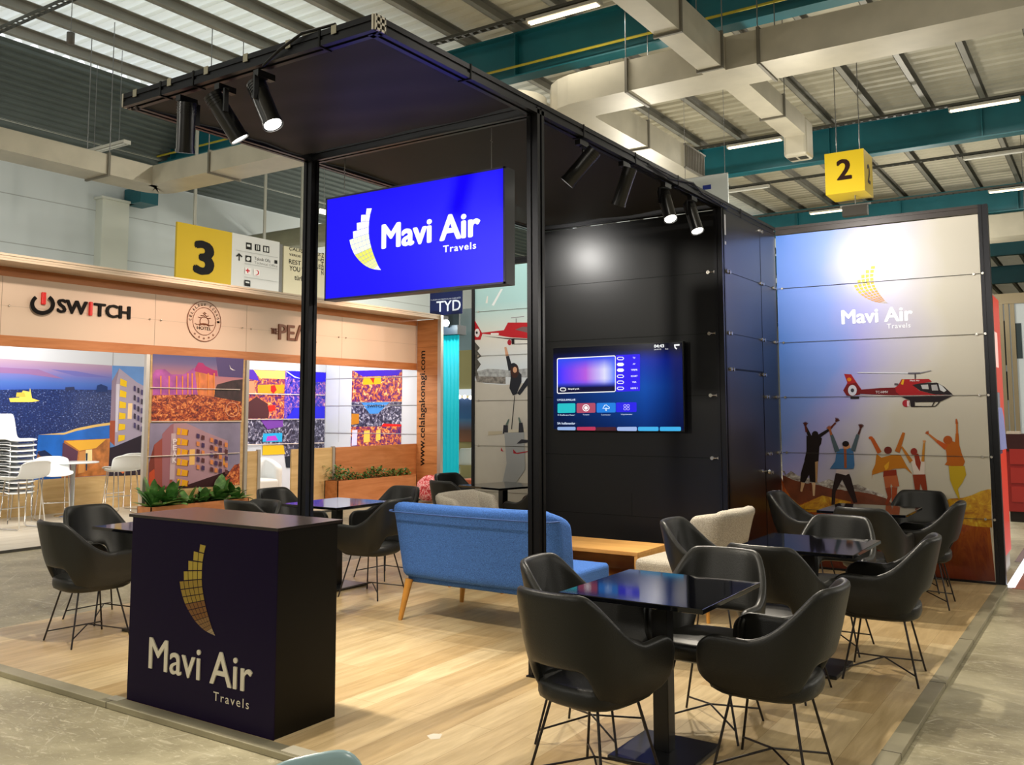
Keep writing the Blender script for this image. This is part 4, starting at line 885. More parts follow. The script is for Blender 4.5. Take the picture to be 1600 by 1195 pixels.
# bits at the stand
tag(MB().add([(-2.87, 3.64, .001), (-2.83, 3.66, .001), (-2.80, 3.60, .001), (-2.83, 3.57, .001), (-2.88, 3.60, .001)], [(0, 1, 2, 3, 4)]).build('paper_scrap', flat('d8d0c0')), 'small white paper scrap on the laminate floor right of the counter', 'paper')
ls = thing('plastic_chair', 'pale blue plastic chair back, only its rounded corner at the bottom edge', 'chair', (-1.9, 2.0, .0))
mb = MB(); nx = 10; vs = []
for i in range(nx+1):
    for j in range(7):
        u, v = i/nx, j/6; vs.append((-2.02+.17*u, 1.77+.26*u, .285+.32*(v)-.07*(abs(2*u-1)**5)*v+.02*u))
mb.add(vs, [(i*7+j, i*7+j+1, (i+1)*7+j+1, (i+1)*7+j) for i in range(nx) for j in range(6)], 0, True)
mb.build('backrest', mat('pale_blue_plastic', '9ab8c0', .25, spec=.6), ls, solid=.02, subsurf=1)
for x, y in ((-2.04, 1.79), (-1.92, 1.95)): MB().tube([(x, y, .33), (x-.05, y+.05, -.03)], .012, 8).build('leg', CHROME, ls)
# ------------------------------------------------------------------ neighbouring stand at left
XF, XB, YE, XO = -11.5, -14.0, 14.0, -10.9
CREAM = mat('cream_fascia', 'd9c0aa', .45); CREAMR = mat('cream_rail', 'cdb8a0', .4)
FLOOR2 = _wood('pale_floor', 'b9b3a4', 'd6d2c6', 1.1, .3, 'y')
struct('floor_neighbour', MB().box(-14.2, -2, -.03, -10.72, 14.2, .0), FLOOR2)
struct('trim_neighbour', MB().box(-10.72, -2, -.03, -10.70, 14.2, .002), flat('4c4a46'))
mb = MB().box(XB-.04, -2, 0, XB, YE, 2.98); wb = struct('wall_neighbour_back', mb, mat('neighbour_white', 'c2c8d2', .5))
we = struct('wall_neighbour_end', MB().box(XB, YE, 0, XF-.0, YE+.04, 3.38), mat('neighbour_white', 'c2c8d2'))
ww = struct('wall_neighbour_wing', MB().box(XF, YE, 0, XO+.02, YE+.04, 3.38), OAKREDX)
mb = MB()
for z in ZJ[1:-1]: mb.box(XF, YE-.0015, z-.002, XO, YE+.001, z+.002)
mb.build('panel_joint', flat('5c3a20'), ww)
fa = thing('fascia', 'long cream fascia with oak bands carrying three sponsor signs', 'fascia', (XF, 8, 2.4))
zt, z3, z2, zb = P(0, 415, 'x', XF).z, P(0, 430, 'x', XF).z, P(0, 523, 'x', XF).z, P(0, 540, 'x', XF).z
MB().box(XF-.03, -2, z2, XF, YE-.01, z3).build('fascia_panel', CREAM, fa)
MB().box(XF-.03, -2, z3, XF+.001, YE-.01, zt).build('oak_band', OAKRED, fa); MB().box(XF-.03, -2, zb, XF+.001, YE-.01, z2).build('oak_band', OAKRED, fa)
MB().box(XF-.03, -2, zt, XO-.02, YE-.01, zt+.02).build('soffit', CREAMR, fa)
mb = MB()
for i in range(3): mb.box(XO-.06, -2, zt-.02+.03*i, XO-(.0 if i != 1 else .008), YE+.04, zt+.006+.03*i)
mb.build('top_rail', CREAMR, fa)
JY = [P(px, 480, 'x', XF).y for px in (2, 243, 386, 535)]
for y in JY:
    MB().box(XF, y-.003, z2, XF+.0015, y+.003, z3).build('panel_joint', flat('a08c7a'), fa)
    for s in (-.09, .09): MB().ball((XF+.01, y+s, (z2+z3)/2), .014, 8).build('connector', KNOB, fa)
MB().box(XF, -2, (z2+z3)/2-.002, XF+.001, YE-.01, (z2+z3)/2+.002).build('panel_joint', flat('b8a492'), fa)
# sponsor sign: power symbol and word
us = thing('sponsor_sign', 'black and red sign with power symbol on the cream fascia', 'sign', (XF+.01, 6.5, 2.9))
def U(x, y): return (x/6.6375, 380+y/6.6375)
def xpx(p, e=.02): return P(*p, 'x', XF+e)
BLKL = mat('black_letter', '120e0c', .6, spec=.15); REDL = mat('red_letter', 'd01a14', .4, emit='c01008', es=.15)
mb = MB(); n = 26; ring = []
for i in range(n+1):
    a = math.radians(-90+38+(360-76)*i/n)
    ring.append((math.cos(a), math.sin(a)))
for e in (.04, .0):
    o_ = [xpx(U(442+130*c, 632+112*s_), e) for c, s_ in ring]; i_ = [xpx(U(442+86*c, 630+72*s_), e) for c, s_ in ring]
    mb.add(o_+i_, [(k, k+1, n+2+k, n+1+k) for k in range(n)])
mb.build('power_ring', BLKL, us)
def xtext(name, s, bl, br, top, mt, par, **k): return text(name, s, 'x', XF, bl, br, top, mt, par, ext=.02, **k)
mb = MB(); a, b = xpx(U(418, 635), 0), xpx(U(468, 512), 0); mb.box(XF, a.y, a.z, XF+.04, b.y, b.z).build('power_bar', REDL, us, bevel=.01)
xtext('lettering', 'SW', U(585, 722), U(900, 745), U(585, 575), BLKL, us, bold=.03)
a, b = xpx(U(912, 750), 0), xpx(U(950, 610), 0); MB().box(XF, a.y, a.z, XF+.04, b.y, b.z).build('red_letter', REDL, us, bevel=.01)
xtext('lettering', 'TCH', U(965, 758), U(1345, 790), U(965, 617), BLKL, us, bold=.03)
# round hotel emblem
em = thing('hotel_emblem', 'round hotel emblem with ring lettering on the cream fascia', 'emblem', (XF, 8, 2.9))
C0 = P(319.5, 502, 'x', XF+.012); RZ = C0.z-P(319.5, 534, 'x', XF+.012).z; EMB = flat('7a4a34')
def ringm(r0, r1, n=40):
    mb = MB(); vs = []
    for i in range(n): a = 2*math.pi*i/n; vs += [(C0.x, C0.y+r*math.cos(a), C0.z+r*math.sin(a)) for r in (r0, r1)]
    return mb.add(vs, [(2*i, 2*i+1, (2*i+3) % (2*n), (2*i+2) % (2*n)) for i in range(n)])
MB().add([(XF+.006, C0.y+RZ*math.cos(2*math.pi*i/40), C0.z+RZ*math.sin(2*math.pi*i/40)) for i in range(40)], [tuple(range(40))]).build('disc', mat('emblem_disc', 'd4b59e', .4), em)
ringm(RZ*.965, RZ).build('outer_ring', EMB, em); ringm(RZ*.655, RZ*.685).build('inner_ring', EMB, em)
mb = MB()
def chars(s, a0, a1, r, size):
    for i, chh in enumerate(s):
        if chh == ' ': continue
        vs, fs = text_data(chh, .01); a = math.radians(a0+(a1-a0)*i/(len(s)-1)); u = Vector((0, math.sin(a), -math.cos(a))); v = Vector((0, math.cos(a), math.sin(a)))
        wd = size*.62
        mb.add([C0+v*(r+size*y)+u*(wd*(x-.5)) for x, y, z in vs], fs)
chars('CELALAĞA KONAĞI', 178, 2, RZ*.75, RZ*.15)
mb.build('ring_lettering', EMB, em)
mb = MB(); vs, fs = text_data('HOTEL', .005); mb.add([(C0.x, C0.y+RZ*.42*(2*x-1), C0.z-RZ*.42+RZ*.16*y) for x, y, z in vs], fs); mb.build('lettering', EMB, em)
mb = MB()
for k in range(5):
    a = math.radians(-130+20*k); c = C0+Vector((0, math.cos(a), math.sin(a)))*RZ*.83
    mb.add([c+Vector((0, math.cos(b), math.sin(b)))*RZ*(.07 if j % 2 == 0 else .03) for j, b in ((j, math.pi/2+j*math.pi/5) for j in range(10))], [tuple(range(10))])
mb.build('stars', EMB, em)
mb = MB()
for z, w_ in ((.42, .10), (.30, .22), (.20, .36)):
    pts = [C0+Vector((0, RZ*w_*t, RZ*(z-.05*abs(t)**2+.03*math.cos(6*t)))) for t in [i/6-1 for i in range(13)]]; mb.tube(pts, .006, 4)
mb.tube([C0+Vector((0, RZ*.26*math.cos(a), RZ*(-.02+.24*math.sin(a)))) for a in [math.radians(-40+260*i/14) for i in range(15)]], .006, 4)
mb.tube([C0+Vector((0, RZ*.3*t, RZ*(-.2+.07*(1-t*t)))) for t in [i/5-1 for i in range(11)]], .012, 4); mb.tube([C0+Vector((0, RZ*.55*t, RZ*(-.16-.02*math.cos(9*t)))) for t in [i/12-1 for i in range(25)]], .005, 4)
mb.build('fountain_mark', EMB, em)
pk = thing('sponsor_sign', 'brown letter sign on the fascia partly behind the left post', 'sign', (XF, 10.5, 2.8)); BRL = mat('brown_letter', '7c4626', .4)
xtext('lettering', 'THE', (423, 521.5), (432.6, 522), (423, 512.5), BRL, pk, bold=.02); xtext('lettering', 'PEΛK', (434.3, 531.5), (494, 534.5), (434.3, 505.5), BRL, pk, bold=.02)
mb = MB(); z0, z1 = P(663, 728, 'y', YE).z, P(661, 548, 'y', YE).z; a0, a1 = P(655, 640, 'y', YE).x, P(667, 640, 'y', YE).x
text_mb(mb, 'www.celalagakonagi.com', 'y', YE, a0, a1, z0, z1, bold=.015, vertical=True)
tag(mb.build('web_lettering', flat('1a1410')), 'vertical black web address on the oak end wall of the left stand', 'lettering')
# aluminium posts and low walls
def postx(px, z1, nm='aluminium_post', x=XF, w_=.055): y = P(px, 650, 'x', x).y; return MB().box(x-w_/2, y-w_/2, 0, x+w_/2, y+w_/2, z1)
AP = mat('satin_aluminium', 'b9b2aa', .3, .5)
lbs = ['full-height aluminium post left of the hotel pictures', 'aluminium post right of the hotel pictures', 'low aluminium post at the white armchair opening', 'low aluminium post left of the long planter']
for lb, px, z1 in zip(lbs, (227, 384, 405, 521), (zb, zb, .98, .98)): tag(postx(px, z1).build('aluminium_post', AP), lb, 'post')
mb = MB(); mb.box(XO-.05, YE-.05, 0, XO+.03, YE+.03, zt+.06); tag(mb.build('aluminium_post', AP), 'pink-white end post of the oak wing wall', 'post')
yl = lambda px, x=XF: P(px, 720, 'x', x).y
tag(MB().box(XF-.02, yl(386), 0, XF+.01, yl(402), .96).build('low_partition', OAKTAN), 'narrow pale oak half wall right of the hotel pictures', 'partition')
tag(MB().box(XF-.02, yl(455), 0, XF+.01, yl(518), .96).build('low_partition', OAKTAN), 'pale oak half wall seen just right of the left post', 'partition')
tag(MB().box(XF-.02, yl(524), 0, XF+.01, YE-.01, .96).build('low_partition', OAKRED), 'long warm oak half wall behind the long planter', 'partition')
# hotel picture panel
hp = thing('picture_panel', 'two stacked hotel pictures between aluminium posts', 'picture', (XF, 8.4, 0))
y0, y1 = P(233, 650, 'x', XF).y, P(381, 650, 'x', XF).y
MB().box(XF-.02, y0, 0, XF, y1, zb).build('panel', OAKTAN, hp)
def K(x, y): return (220+x/4.78, 540+y/4.78)
XA = XF
DUSK = grad('dusk_sky', 'z', P(300, 610, 'x', XF).z, P(300, 555, 'x', XF).z, [(0, 'd08a70'), (.4, 'b87888'), (.75, '6c6090'), (1, '4a5088')])
CROWD = nodes_mat('night_crowd', lambda nt, N, L, b: ramp(nt, noise(nt, pos(nt), 14, 6, .7, (1, 1, 1.4), 1), [(.36, '3c1418'), (.47, '8c3020'), (.56, 'd87030'), (.66, 'f0b878')]), .3)
PURP = mat('lit_facade_purple', 'a04a98', .4, emit='a04a98', es=.12, noise=(6, .4)); ORNG = mat('lit_facade_orange', 'c8703c', .4, emit='c8703c', es=.15, noise=(5, .4))
h1 = [(DUSK, [K(90, 62), K(768, 98), K(752, 556), K(78, 568)]), ('5c5080', [K(560, 85), K(768, 98), K(762, 240), K(580, 230)]), (mat('dark_trees', '3a2428', .5, noise=(9, .5)), [K(570, 290), K(680, 260), K(762, 250), K(755, 430), K(520, 420)]),
      (PURP, [K(90, 215), K(110, 180), K(180, 175), K(230, 215), K(320, 215), K(400, 165), K(440, 160), K(430, 380), K(90, 370)]), (ORNG, [K(405, 200), K(440, 170), K(545, 200), K(550, 380), K(430, 410)]), ('b03c78', [K(410, 160), K(430, 125), K(465, 130), K(480, 150), K(540, 180), K(570, 185), K(575, 230), K(400, 190)]),
      (CROWD, [K(85, 370), K(420, 365), K(560, 385), K(650, 400), K(754, 420), K(752, 556), K(78, 568)])]
for x in (150, 212, 268, 312, 352, 384, 440, 505, 548): h1.append(('e8904c' if x > 100 else 'f0a0a0', [K(x-5, 225-(x > 320)*20), K(x+5, 225-(x > 320)*20), K(x+4, 365), K(x-4, 365)]))
h1 += [('e4e0e8', [K(662, 142), K(672, 165), K(690, 178), K(708, 184), K(686, 184), K(668, 172)]), ('e8b090', [K(683+50*math.cos(t), 476+56*math.sin(t)) for t in [i*math.pi/10 for i in range(21)]]+[K(683+46*math.cos(t), 476+52*math.sin(t)) for t in [-i*math.pi/10 for i in range(21)]])]
art('hotel_picture', 'x', XA, h1, hp, .004, .0005)
DAY = mat('cloudy_dusk', '8a82a0', .4, noise=(2.5, .2)); FAC = mat('hotel_facade', 'b08a98', .4, noise=(2, .1))
h2 = [(DAY, [K(70, 575), K(745, 568), K(738, 1040), K(50, 1080)]), ('7c3c34', [K(55, 1078), K(60, 880), K(100, 740), K(230, 720), K(240, 1060)]), ('c45030', [K(56, 1078), K(62, 950), K(100, 920), K(120, 990), K(118, 1068)]), ('9c5048', [K(100, 740), K(160, 690), K(230, 690), K(235, 1050), K(105, 1060)]),
      ('a06c78', [K(160, 660), K(225, 590), K(250, 580), K(250, 700), K(210, 1050), K(160, 1050)]), (FAC, [K(245, 580), K(340, 578), K(455, 630), K(490, 648), K(650, 710), K(650, 935), K(345, 1040), K(235, 1055)]), ('3a1c20', [K(345, 1040), K(650, 935), K(735, 960), K(738, 1038), K(60, 1080), K(240, 1060)]), (CROWD, [K(620, 1000), K(700, 890), K(738, 880), K(738, 1038), K(610, 1040)]),
      ('c8b0b8', [K(228, 655), K(262, 655), K(252, 1000), K(215, 1000)]), ('f0c070', [K(365, 775), K(405, 772), K(402, 888), K(362, 892)]), ('e8a850', [K(615, 838), K(630, 836), K(628, 892), K(613, 895)])]
for i in range(6): yy = 612+76*i; h2.append(('e8a820', [K(274, yy), K(352, yy+16), K(348, yy+58), K(268, yy+52)])); h2.append(('c88a98', [K(300, yy+8), K(308, yy+10), K(302, yy+52), K(294, yy+50)])); h2.append(('7a3c20', [K(352, yy+16), K(358, yy+18), K(352, yy+60), K(346, yy+58)]))
for j, x in enumerate((418, 455, 520, 552, 585, 628)):
    for i in range(5): yy = 655+[0, 12, 30, 42, 52, 66][j]+(58-j*1.5)*i; h2.append((['4a3860', 'd88850', '5c3438'][(i+j*2) % 3], [K(x, yy), K(x+22, yy+6), K(x+21, yy+38), K(x-1, yy+34)]))
art('hotel_picture', 'x', XA, h2, hp, .004, .0005)
mb = MB(); z0, z1 = P(*K(242, 880), 'x', XF).z, P(*K(242, 695), 'x', XF).z; ya, yb_ = P(*K(228, 780), 'x', XF).y, P(*K(258, 780), 'x', XF).y
for i, chh in enumerate('PEAK'):
    h_ = (z1-z0)/4; text_mb(mb, chh, 'x', XF+.03, ya, yb_, z1-h_*(i+.85), z1-h_*i)
mb.build('picture_lettering', flat('f0e8f0'), hp)
for (a, b) in ((K(80, 566), K(752, 566)), (K(68, 312), K(740, 328)), (K(50, 828), K(735, 800))):
    A_, B_ = P(*a, 'x', XF+.02), P(*b, 'x', XF+.02); MB().tube([A_, B_], .008, 6).build('retaining_wire', mat('wire_white', 'e0d0c8', .3), hp)
# city picture and tall hotel picture on the back wall
cp = thing('city_picture', 'large night city and bay picture on the left stand', 'picture', (XB, 7, .4))
CSKY = grad('city_sky', 'z', P(80, 612, 'x', XB).z, P(80, 566, 'x', XB).z, [(0, '2a52b0'), (.3, '4468b8'), (.55, '6a70b8'), (.8, '9a80ac'), (1, 'a890a8')])
CITY = nodes_mat('city_lights', lambda nt, N, L, b: ramp(nt, noise(nt, pos(nt), 34, 3, .6, (1, 1, 1.6)), [(.3, '101c48'), (.55, '18306c'), (.62, '2c4484'), (.68, '8c9cc8'), (.78, 'e8e8f0')]), .35)
WATER = mat('bay_water', '1c64c0', .3, noise=(3, .2)); ROOM = mat('warm_room', 'b06c34', .4, noise=(7, .5))
ypb = P(20, 745, 'x', XB).z
cw = [(CSKY, [(-70, 556), (175, 571), (175, 620), (-70, 616)]), (CITY, [(-70, 610), (60, 608), (175, 609), (172, 668), (172, 752), (-70, 760)]), ('6c6cb4', [(80, 577), (120, 580), (175, 590), (120, 588)]), ('8c6a9c', [(-70, 570), (60, 577), (100, 592), (40, 584), (-70, 580)]),
      (WATER, [(60, 679), (80, 678), (120, 671), (150, 666), (171, 663), (171, 750), (50, 752), (58, 700)]), ('d8b870', [(60, 679), (100, 676), (120, 669), (150, 663), (172, 660), (172, 664), (150, 667), (120, 673), (100, 679)]), ('f0d060', [(14, 622), (30, 621), (36, 610), (46, 612), (47, 606), (50, 622), (62, 626), (50, 628), (16, 628)]),
      ('c8b44c', [(26, 613), (38, 613), (40, 620), (25, 620)]), ('30385c', [(102, 605), (116, 604), (117, 609), (102, 610)]), ('24386c', [(152, 602), (158, 600), (168, 604), (168, 612), (150, 612)]),
      (ROOM, [(100, 688), (172, 685), (169, 742), (96, 747)]), ('e8b040', [(102, 689), (140, 687), (166, 686), (150, 700), (124, 704)]), ('5c3c50', [(98, 692), (100, 692), (122, 705), (118, 742), (96, 744)]), ('f0dca0', [(134, 703), (144, 702), (144, 722), (133, 724)]), ('283c50', [(134, 708), (137, 708), (136, 735), (134, 735)]), ('c88c50', [(124, 706), (134, 704), (132, 738), (122, 740)]),
      ('8c5c3c', [(60, 704), (76, 708), (92, 722), (88, 740), (50, 742)]), ('202c50', [(58, 706), (70, 703), (90, 718), (93, 724), (62, 712)]), ('c8a058', [(62, 724), (88, 726), (86, 732), (62, 732)])]
art('city_print', 'x', XB, cw, cp, .004, .0006)
tp = thing('hotel_picture_tall', 'tall grey hotel picture on the back wall beside the city view', 'picture', (XB, 9.2, .4))
def Z7(x, y): return (x/6.6667, 540+y/6.6667)
th = [(mat('blue_evening', '5a88c8', .4, noise=(2, .15)), [(175.5, 571), (226, 573), (221, 742), (170, 744)]), ('a49ab0', [Z7(1243, 235), Z7(1425, 380), Z7(1500, 420), Z7(1480, 930), Z7(1200, 1045), Z7(1140, 980), Z7(1165, 370)]), ('8c7c90', [Z7(1243, 235), Z7(1165, 370), Z7(1150, 780), Z7(1200, 790), Z7(1205, 420)]),
      ('a05038', [Z7(1145, 780), Z7(1200, 780), Z7(1195, 1045), Z7(1140, 990)]), ('c8c4d4', [Z7(1212, 400), Z7(1248, 400), Z7(1225, 900), Z7(1200, 900)]), ('f0d0a0', [Z7(1335, 600), Z7(1380, 600), Z7(1372, 765), Z7(1328, 760)]), ('2c2430', [Z7(1200, 1048), Z7(1480, 930), (221, 742), (170, 744), (170, 700)]), ('d07040', [(188, 737), (205, 722), (214, 716), (214, 720), (204, 728), (192, 740)])]
for i in range(6):
    yy = 340+118*i; th.append(('e8c020', [Z7(1255-4*i, yy), Z7(1322-4*i, yy+30-6*i), Z7(1318-4*i, yy+92-8*i), Z7(1250-4*i, yy+72)]))
for j, x in enumerate((1395, 1432, 1470)):
    for i in range(5): yy = 415+20*j+96*i; th.append((['48406c', '3c3448'][(i+j) % 2], [Z7(x, yy), Z7(x+20, yy+8), Z7(x+18, yy+62), Z7(x-2, yy+56)]))
art('hotel_print', 'x', XB, th, tp, .004, .0006)
MB().box(XB, P(175, 600, 'x', XB).y-.004, .4, XB+.003, P(175, 600, 'x', XB).y+.004, 2.6).build('panel_joint', flat('8c8c90'), tp)
yq = P(226, 760, 'x', XB).y+.3
tag(MB().box(XB+.001, -2, .001, XB+.007, yq, P(51, 750, 'x', XB).z).build('dado_board', OAKTAN), 'pale oak dado along the floor behind the bar stools', 'panel')
# interior pictures
ip = thing('interior_pictures', 'four restaurant interior pictures left of the left post', 'picture', (XB, 12.8, 1))
def Z3(x, y): return (375+x/4.687, 545+y/4.687)
BARN = nodes_mat('bar_interior', lambda nt, N, L, b: ramp(nt, noise(nt, pos(nt), 13, 6, .65, None, .8), [(.32, '20103c'), (.42, '48206c'), (.5, '8c3040'), (.58, 'd8842c'), (.68, 'e8d0b0')]), .3)
BLUI = nodes_mat('blue_interior', lambda nt, N, L, b: ramp(nt, noise(nt, pos(nt), 14, 6, .65, None, .8), [(.32, '0c1040'), (.45, '1c28b0'), (.53, '6048b0'), (.6, 'b06088'), (.7, 'e0e0f0')]), .3)
BWI = nodes_mat('dark_interior', lambda nt, N, L, b: ramp(nt, noise(nt, pos(nt), 14, 6, .65, None, .8), [(.34, '10101c'), (.48, '34344c'), (.56, '6c6c84'), (.66, 'd8d8e8')]), .3)
it = [(BARN, [Z3(52, 150), Z3(332, 158), Z3(322, 512), Z3(45, 512)]), (BLUI, [Z3(332, 158), Z3(630, 172), Z3(622, 512), Z3(322, 512)]), (BWI, [Z3(42, 520), Z3(322, 515), Z3(316, 700), Z3(35, 700)]), (BWI, [Z3(318, 515), Z3(620, 515), Z3(616, 880), Z3(340, 870), Z3(310, 700)]),
      ('4a28a0', [Z3(55, 152), Z3(110, 155), Z3(140, 235), Z3(60, 220)]), ('d8b860', [Z3(100, 155), Z3(330, 162), Z3(330, 220), Z3(145, 215)]), ('c88a20', [Z3(130, 262), Z3(325, 262), Z3(322, 325), Z3(130, 325)]), ('a02020', [Z3(225, 270), Z3(255, 265), Z3(270, 300), Z3(245, 328), Z3(225, 310)]), ('b88060', [Z3(58, 235), Z3(105, 235), Z3(110, 325), Z3(55, 325)]), ('48282c', [Z3(50, 400), Z3(120, 350), Z3(200, 400), Z3(220, 508), Z3(48, 508)]), ('d02820', [Z3(205, 415), Z3(255, 410), Z3(262, 450), Z3(212, 460)]), ('e07868', [Z3(215, 460), Z3(222, 460), Z3(215, 508), Z3(208, 508)]), ('e07868', [Z3(255, 450), Z3(262, 450), Z3(270, 508), Z3(262, 508)]),
      ('2418d8', [Z3(335, 162), Z3(630, 175), Z3(628, 240), Z3(500, 245), Z3(380, 215)]), ('b8c0ff', [Z3(335, 165), Z3(400, 210), Z3(470, 225), Z3(400, 200), Z3(345, 163)]), ('2828d0', [Z3(400, 430), Z3(620, 420), Z3(618, 510), Z3(340, 510)]), ('28a0d8', [Z3(170, 620), Z3(310, 615), Z3(308, 680), Z3(165, 680)]), ('b040c0', [Z3(200, 640), Z3(260, 635), Z3(280, 670), Z3(190, 675)]), ('6c3c98', [Z3(150, 520), Z3(315, 518), Z3(314, 570), Z3(200, 590)]), ('d8b020', [Z3(168, 705), Z3(318, 705), Z3(330, 770), Z3(165, 778)]), ('20242c', [Z3(330, 790), Z3(450, 760), Z3(450, 860), Z3(340, 870)])]
art('interior_print', 'x', XB, it, ip, .004, .0006)
for (a, b) in ((Z3(45, 328), Z3(620, 338)), (Z3(40, 516), Z3(620, 513)), (Z3(35, 702), Z3(615, 688))):
    MB().tube([P(*a, 'x', XB+.03), P(*b, 'x', XB+.03)], .009, 6).build('retaining_wire', mat('wire_white', 'e0d0c8'), ip)
ep = thing('interior_pictures', 'column of bar pictures on the white wall beside the oak wing', 'picture', (-13, YE, 1))
def Z4(x, y): return (500+x/3.855, 480+y/3.855)
e4 = [(BARN, [Z4(193, 382), Z4(495, 375), Z4(493, 568), Z4(190, 570)]), (BWI, [Z4(190, 572), Z4(493, 570), Z4(490, 716), Z4(187, 720)]), (BARN, [Z4(187, 720), Z4(490, 716), Z4(488, 830), Z4(184, 838)]), ('3818b0', [Z4(200, 382), Z4(490, 377), Z4(470, 410), Z4(260, 418)]), ('c8a018', [Z4(262, 420), Z4(368, 416), Z4(366, 462), Z4(258, 466)]), ('a82818', [Z4(300, 425), Z4(330, 422), Z4(322, 460)]),
      ('4080c8', [Z4(250, 575), Z4(418, 572), Z4(350, 640), Z4(300, 642)]), ('b87820', [Z4(190, 640), Z4(235, 642), Z4(235, 700), Z4(188, 708)]), ('e8b850', [Z4(265, 745), Z4(300, 740), Z4(300, 810), Z4(262, 815)]), ('e8b850', [Z4(340, 740), Z4(365, 738), Z4(363, 800), Z4(336, 805)]), ('d02020', [Z4(380, 700), Z4(490, 705), Z4(490, 716), Z4(370, 718)]), ('c8c8e8', [Z4(195, 740), Z4(225, 738), Z4(222, 830), Z4(190, 835)])]
art('interior_print', 'y', YE, e4, ep, .004, .0006)
text('picture_lettering', 'SWITCH', 'y', YE-.02, Z4(285, 604), Z4(385, 602), Z4(285, 588), flat('183050'), ep)
for z in ZJ[2:5]:
    MB().tube([(XB, YE-.012, z), (XF, YE-.012, z)], .006, 5).build('retaining_wire', mat('wire_grey', '9a9aa0', .3), ep)
for px in (509, 530): x = P(px, 620, 'y', YE).x; MB().box(x-.004, YE-.003, .96, x+.004, YE, 2.9).build('panel_joint', flat('9a9aa0'), ep)
# planters
LEAFM = nodes_mat('leaf', lambda nt, N, L, b: ramp(nt, noise(nt, N('ShaderNodeTexCoord').outputs['Object'], 8, 3), [(.3, '28501f'), (.55, '4a8038'), (.75, '86b068')]), .45)
def leaf(mb, base, az, L_, w_, up, droop, n=6):
    d = Vector((math.cos(az), math.sin(az), 0)); s = Vector((-math.sin(az), math.cos(az), 0)); vs = []
    for i in range(n+1):
        t = i/n; p = Vector(base)+d*L_*t*math.cos(up)+Vector((0, 0, L_*(math.sin(up)*t-droop*t*t))); ww_ = w_*math.sin(math.pi*min(1, t*.93+.07))**.8
        vs += [p-s*ww_+Vector((0, 0, .25*ww_)), p, p+s*ww_+Vector((0, 0, .25*ww_))]
    mb.add(vs, [(3*i+k, 3*i+k+1, 3*i+k+4, 3*i+k+3) for i in range(n) for k in (0, 1)], 0, True)
def planter(label, y0, y1, mt, zt_=.40):
    t = thing('planter', label, 'planter', (XF+.16, (y0+y1)/2, 0)); x0, x1, z = XF+.02, XF+.33, zt_; mb = MB()
    mb.box(x0, y0, 0, x0+.015, y1, z).box(x1-.015, y0, 0, x1, y1, z).box(x0, y0, 0, x1, y0+.015, z).box(x0, y1-.015, 0, x1, y1, z); mb.build('planter_box', mt, t)
    MB().box(x0+.015, y0+.015, .02, x1-.015, y1-.015, zt_-.05).build('soil', SOIL, t); return t
ya, yb2 = P(236, 790, 'x', XF+.33).y, P(389, 779, 'x', XF+.33).y
planter('oak planter box below the hotel pictures', ya, yb2, OAKRED, .27)
yc, yd = P(528, 748, 'x', XF+.33).y, P(651, 743, 'x', XF+.33).y
planter('long oak planter box against the half wall', yc, yd, OAKRED)
for i in range(6):
    y = ya+.14+(yb2-ya-.28)*i/5; t = thing('leafy_plant', '', 'plant', (XF+.17, y, .22)); mb = MB(); big = i in (0, 1, 4)
    t['label'] = ['large agave-like plant, leftmost in the planter below the hotel pictures', 'pale broad-leaved plant, second from left below the hotel pictures', 'low dark leafy plant in the middle of the short planter', 'low dark leafy plant right of the middle of the short planter', 'tall pointed-leaf plant near the right end of the short planter', 'spreading thin-leaved plant at the right end of the short planter'][i]
    for k in range(16 if big else 12): leaf(mb, (XF+.17, y, .22), k*2.399+i, random.uniform(.42, .62)*(1 if big else .75), random.uniform(.055, .085)*(1 if big else .8), random.uniform(.4, 1.35), random.uniform(.1, .5))
    mb.build('foliage', LEAFM, t)
for i in range(11):
    y = yc+.12+(yd-yc-.24)*i/10; s = [1.5, 1.25, .8, .7, .75, 1.1, 1.15, .8, .8, .85, .8][i]
    t = thing('leafy_plant', ['bushy pale-green shrub, leftmost in the long planter', 'bushy shrub second from left in the long planter', 'low green plant in the left part of the long planter', 'low green plant left of the middle of the long planter', 'small plant before the dark shrub pair of the long planter', 'dark shrub in the middle of the long planter', 'dark shrub right of the middle of the long planter', 'low green plant right of the dark shrubs', 'low green plant toward the right of the long planter', 'low plant second from the right end of the long planter', 'low plant at the right end of the long planter'][i], 'plant', (XF+.17, y, .34)); mb = MB()
    s *= 1.35
    for k in range(int(46*s)):
        a = random.uniform(0, 6.28); r = random.uniform(0, .11)*s; h_ = random.uniform(.04, .15)*s
        leaf(mb, (XF+.17+r*math.cos(a)*.8, y+r*math.sin(a), .34+h_), random.uniform(0, 6.28), .07, .018, random.uniform(-.2, 1.1), .3, 3)
    mb.build('foliage', LEAFM, t)
# ------------------------------------------------------------------ bar stools, stack, bar table, white armchair
PLW = mat('white_plastic', 'dfe4e6', .3)
def stool_shell(W=.50, D=.44, H=.25, z=.67):
    vs = []; nu, nv = 12, 14
    for i in range(nu+1):
        u = -1+2*i/nu
        for j in range(nv+1):
            v = j/nv; y = D*(.5-min(v/.68, 1)) - .09*max(0, (v-.68)/.32); zz = z+.012*abs(v-.3)*0+H*ss(.60, 1., v)
            zz += (.035*abs(u)**3)*(1-ss(.7, 1, v)) - .03*ss(.12, 0, v); w_ = W/2*(1-.12*ss(.75, 1, v)*1-.10*(1-ss(0, .25, v)))
            y += .05*abs(u)**2.5*ss(.6, 1, v); zz -= .05*abs(u)**4*ss(.85, 1, v)
            vs.append((u*w_, y, zz))
    n = nv+1; return vs, [(i*n+j, (i+1)*n+j, (i+1)*n+j+1, i*n+j+1) for i in range(nu) for j in range(nv)]
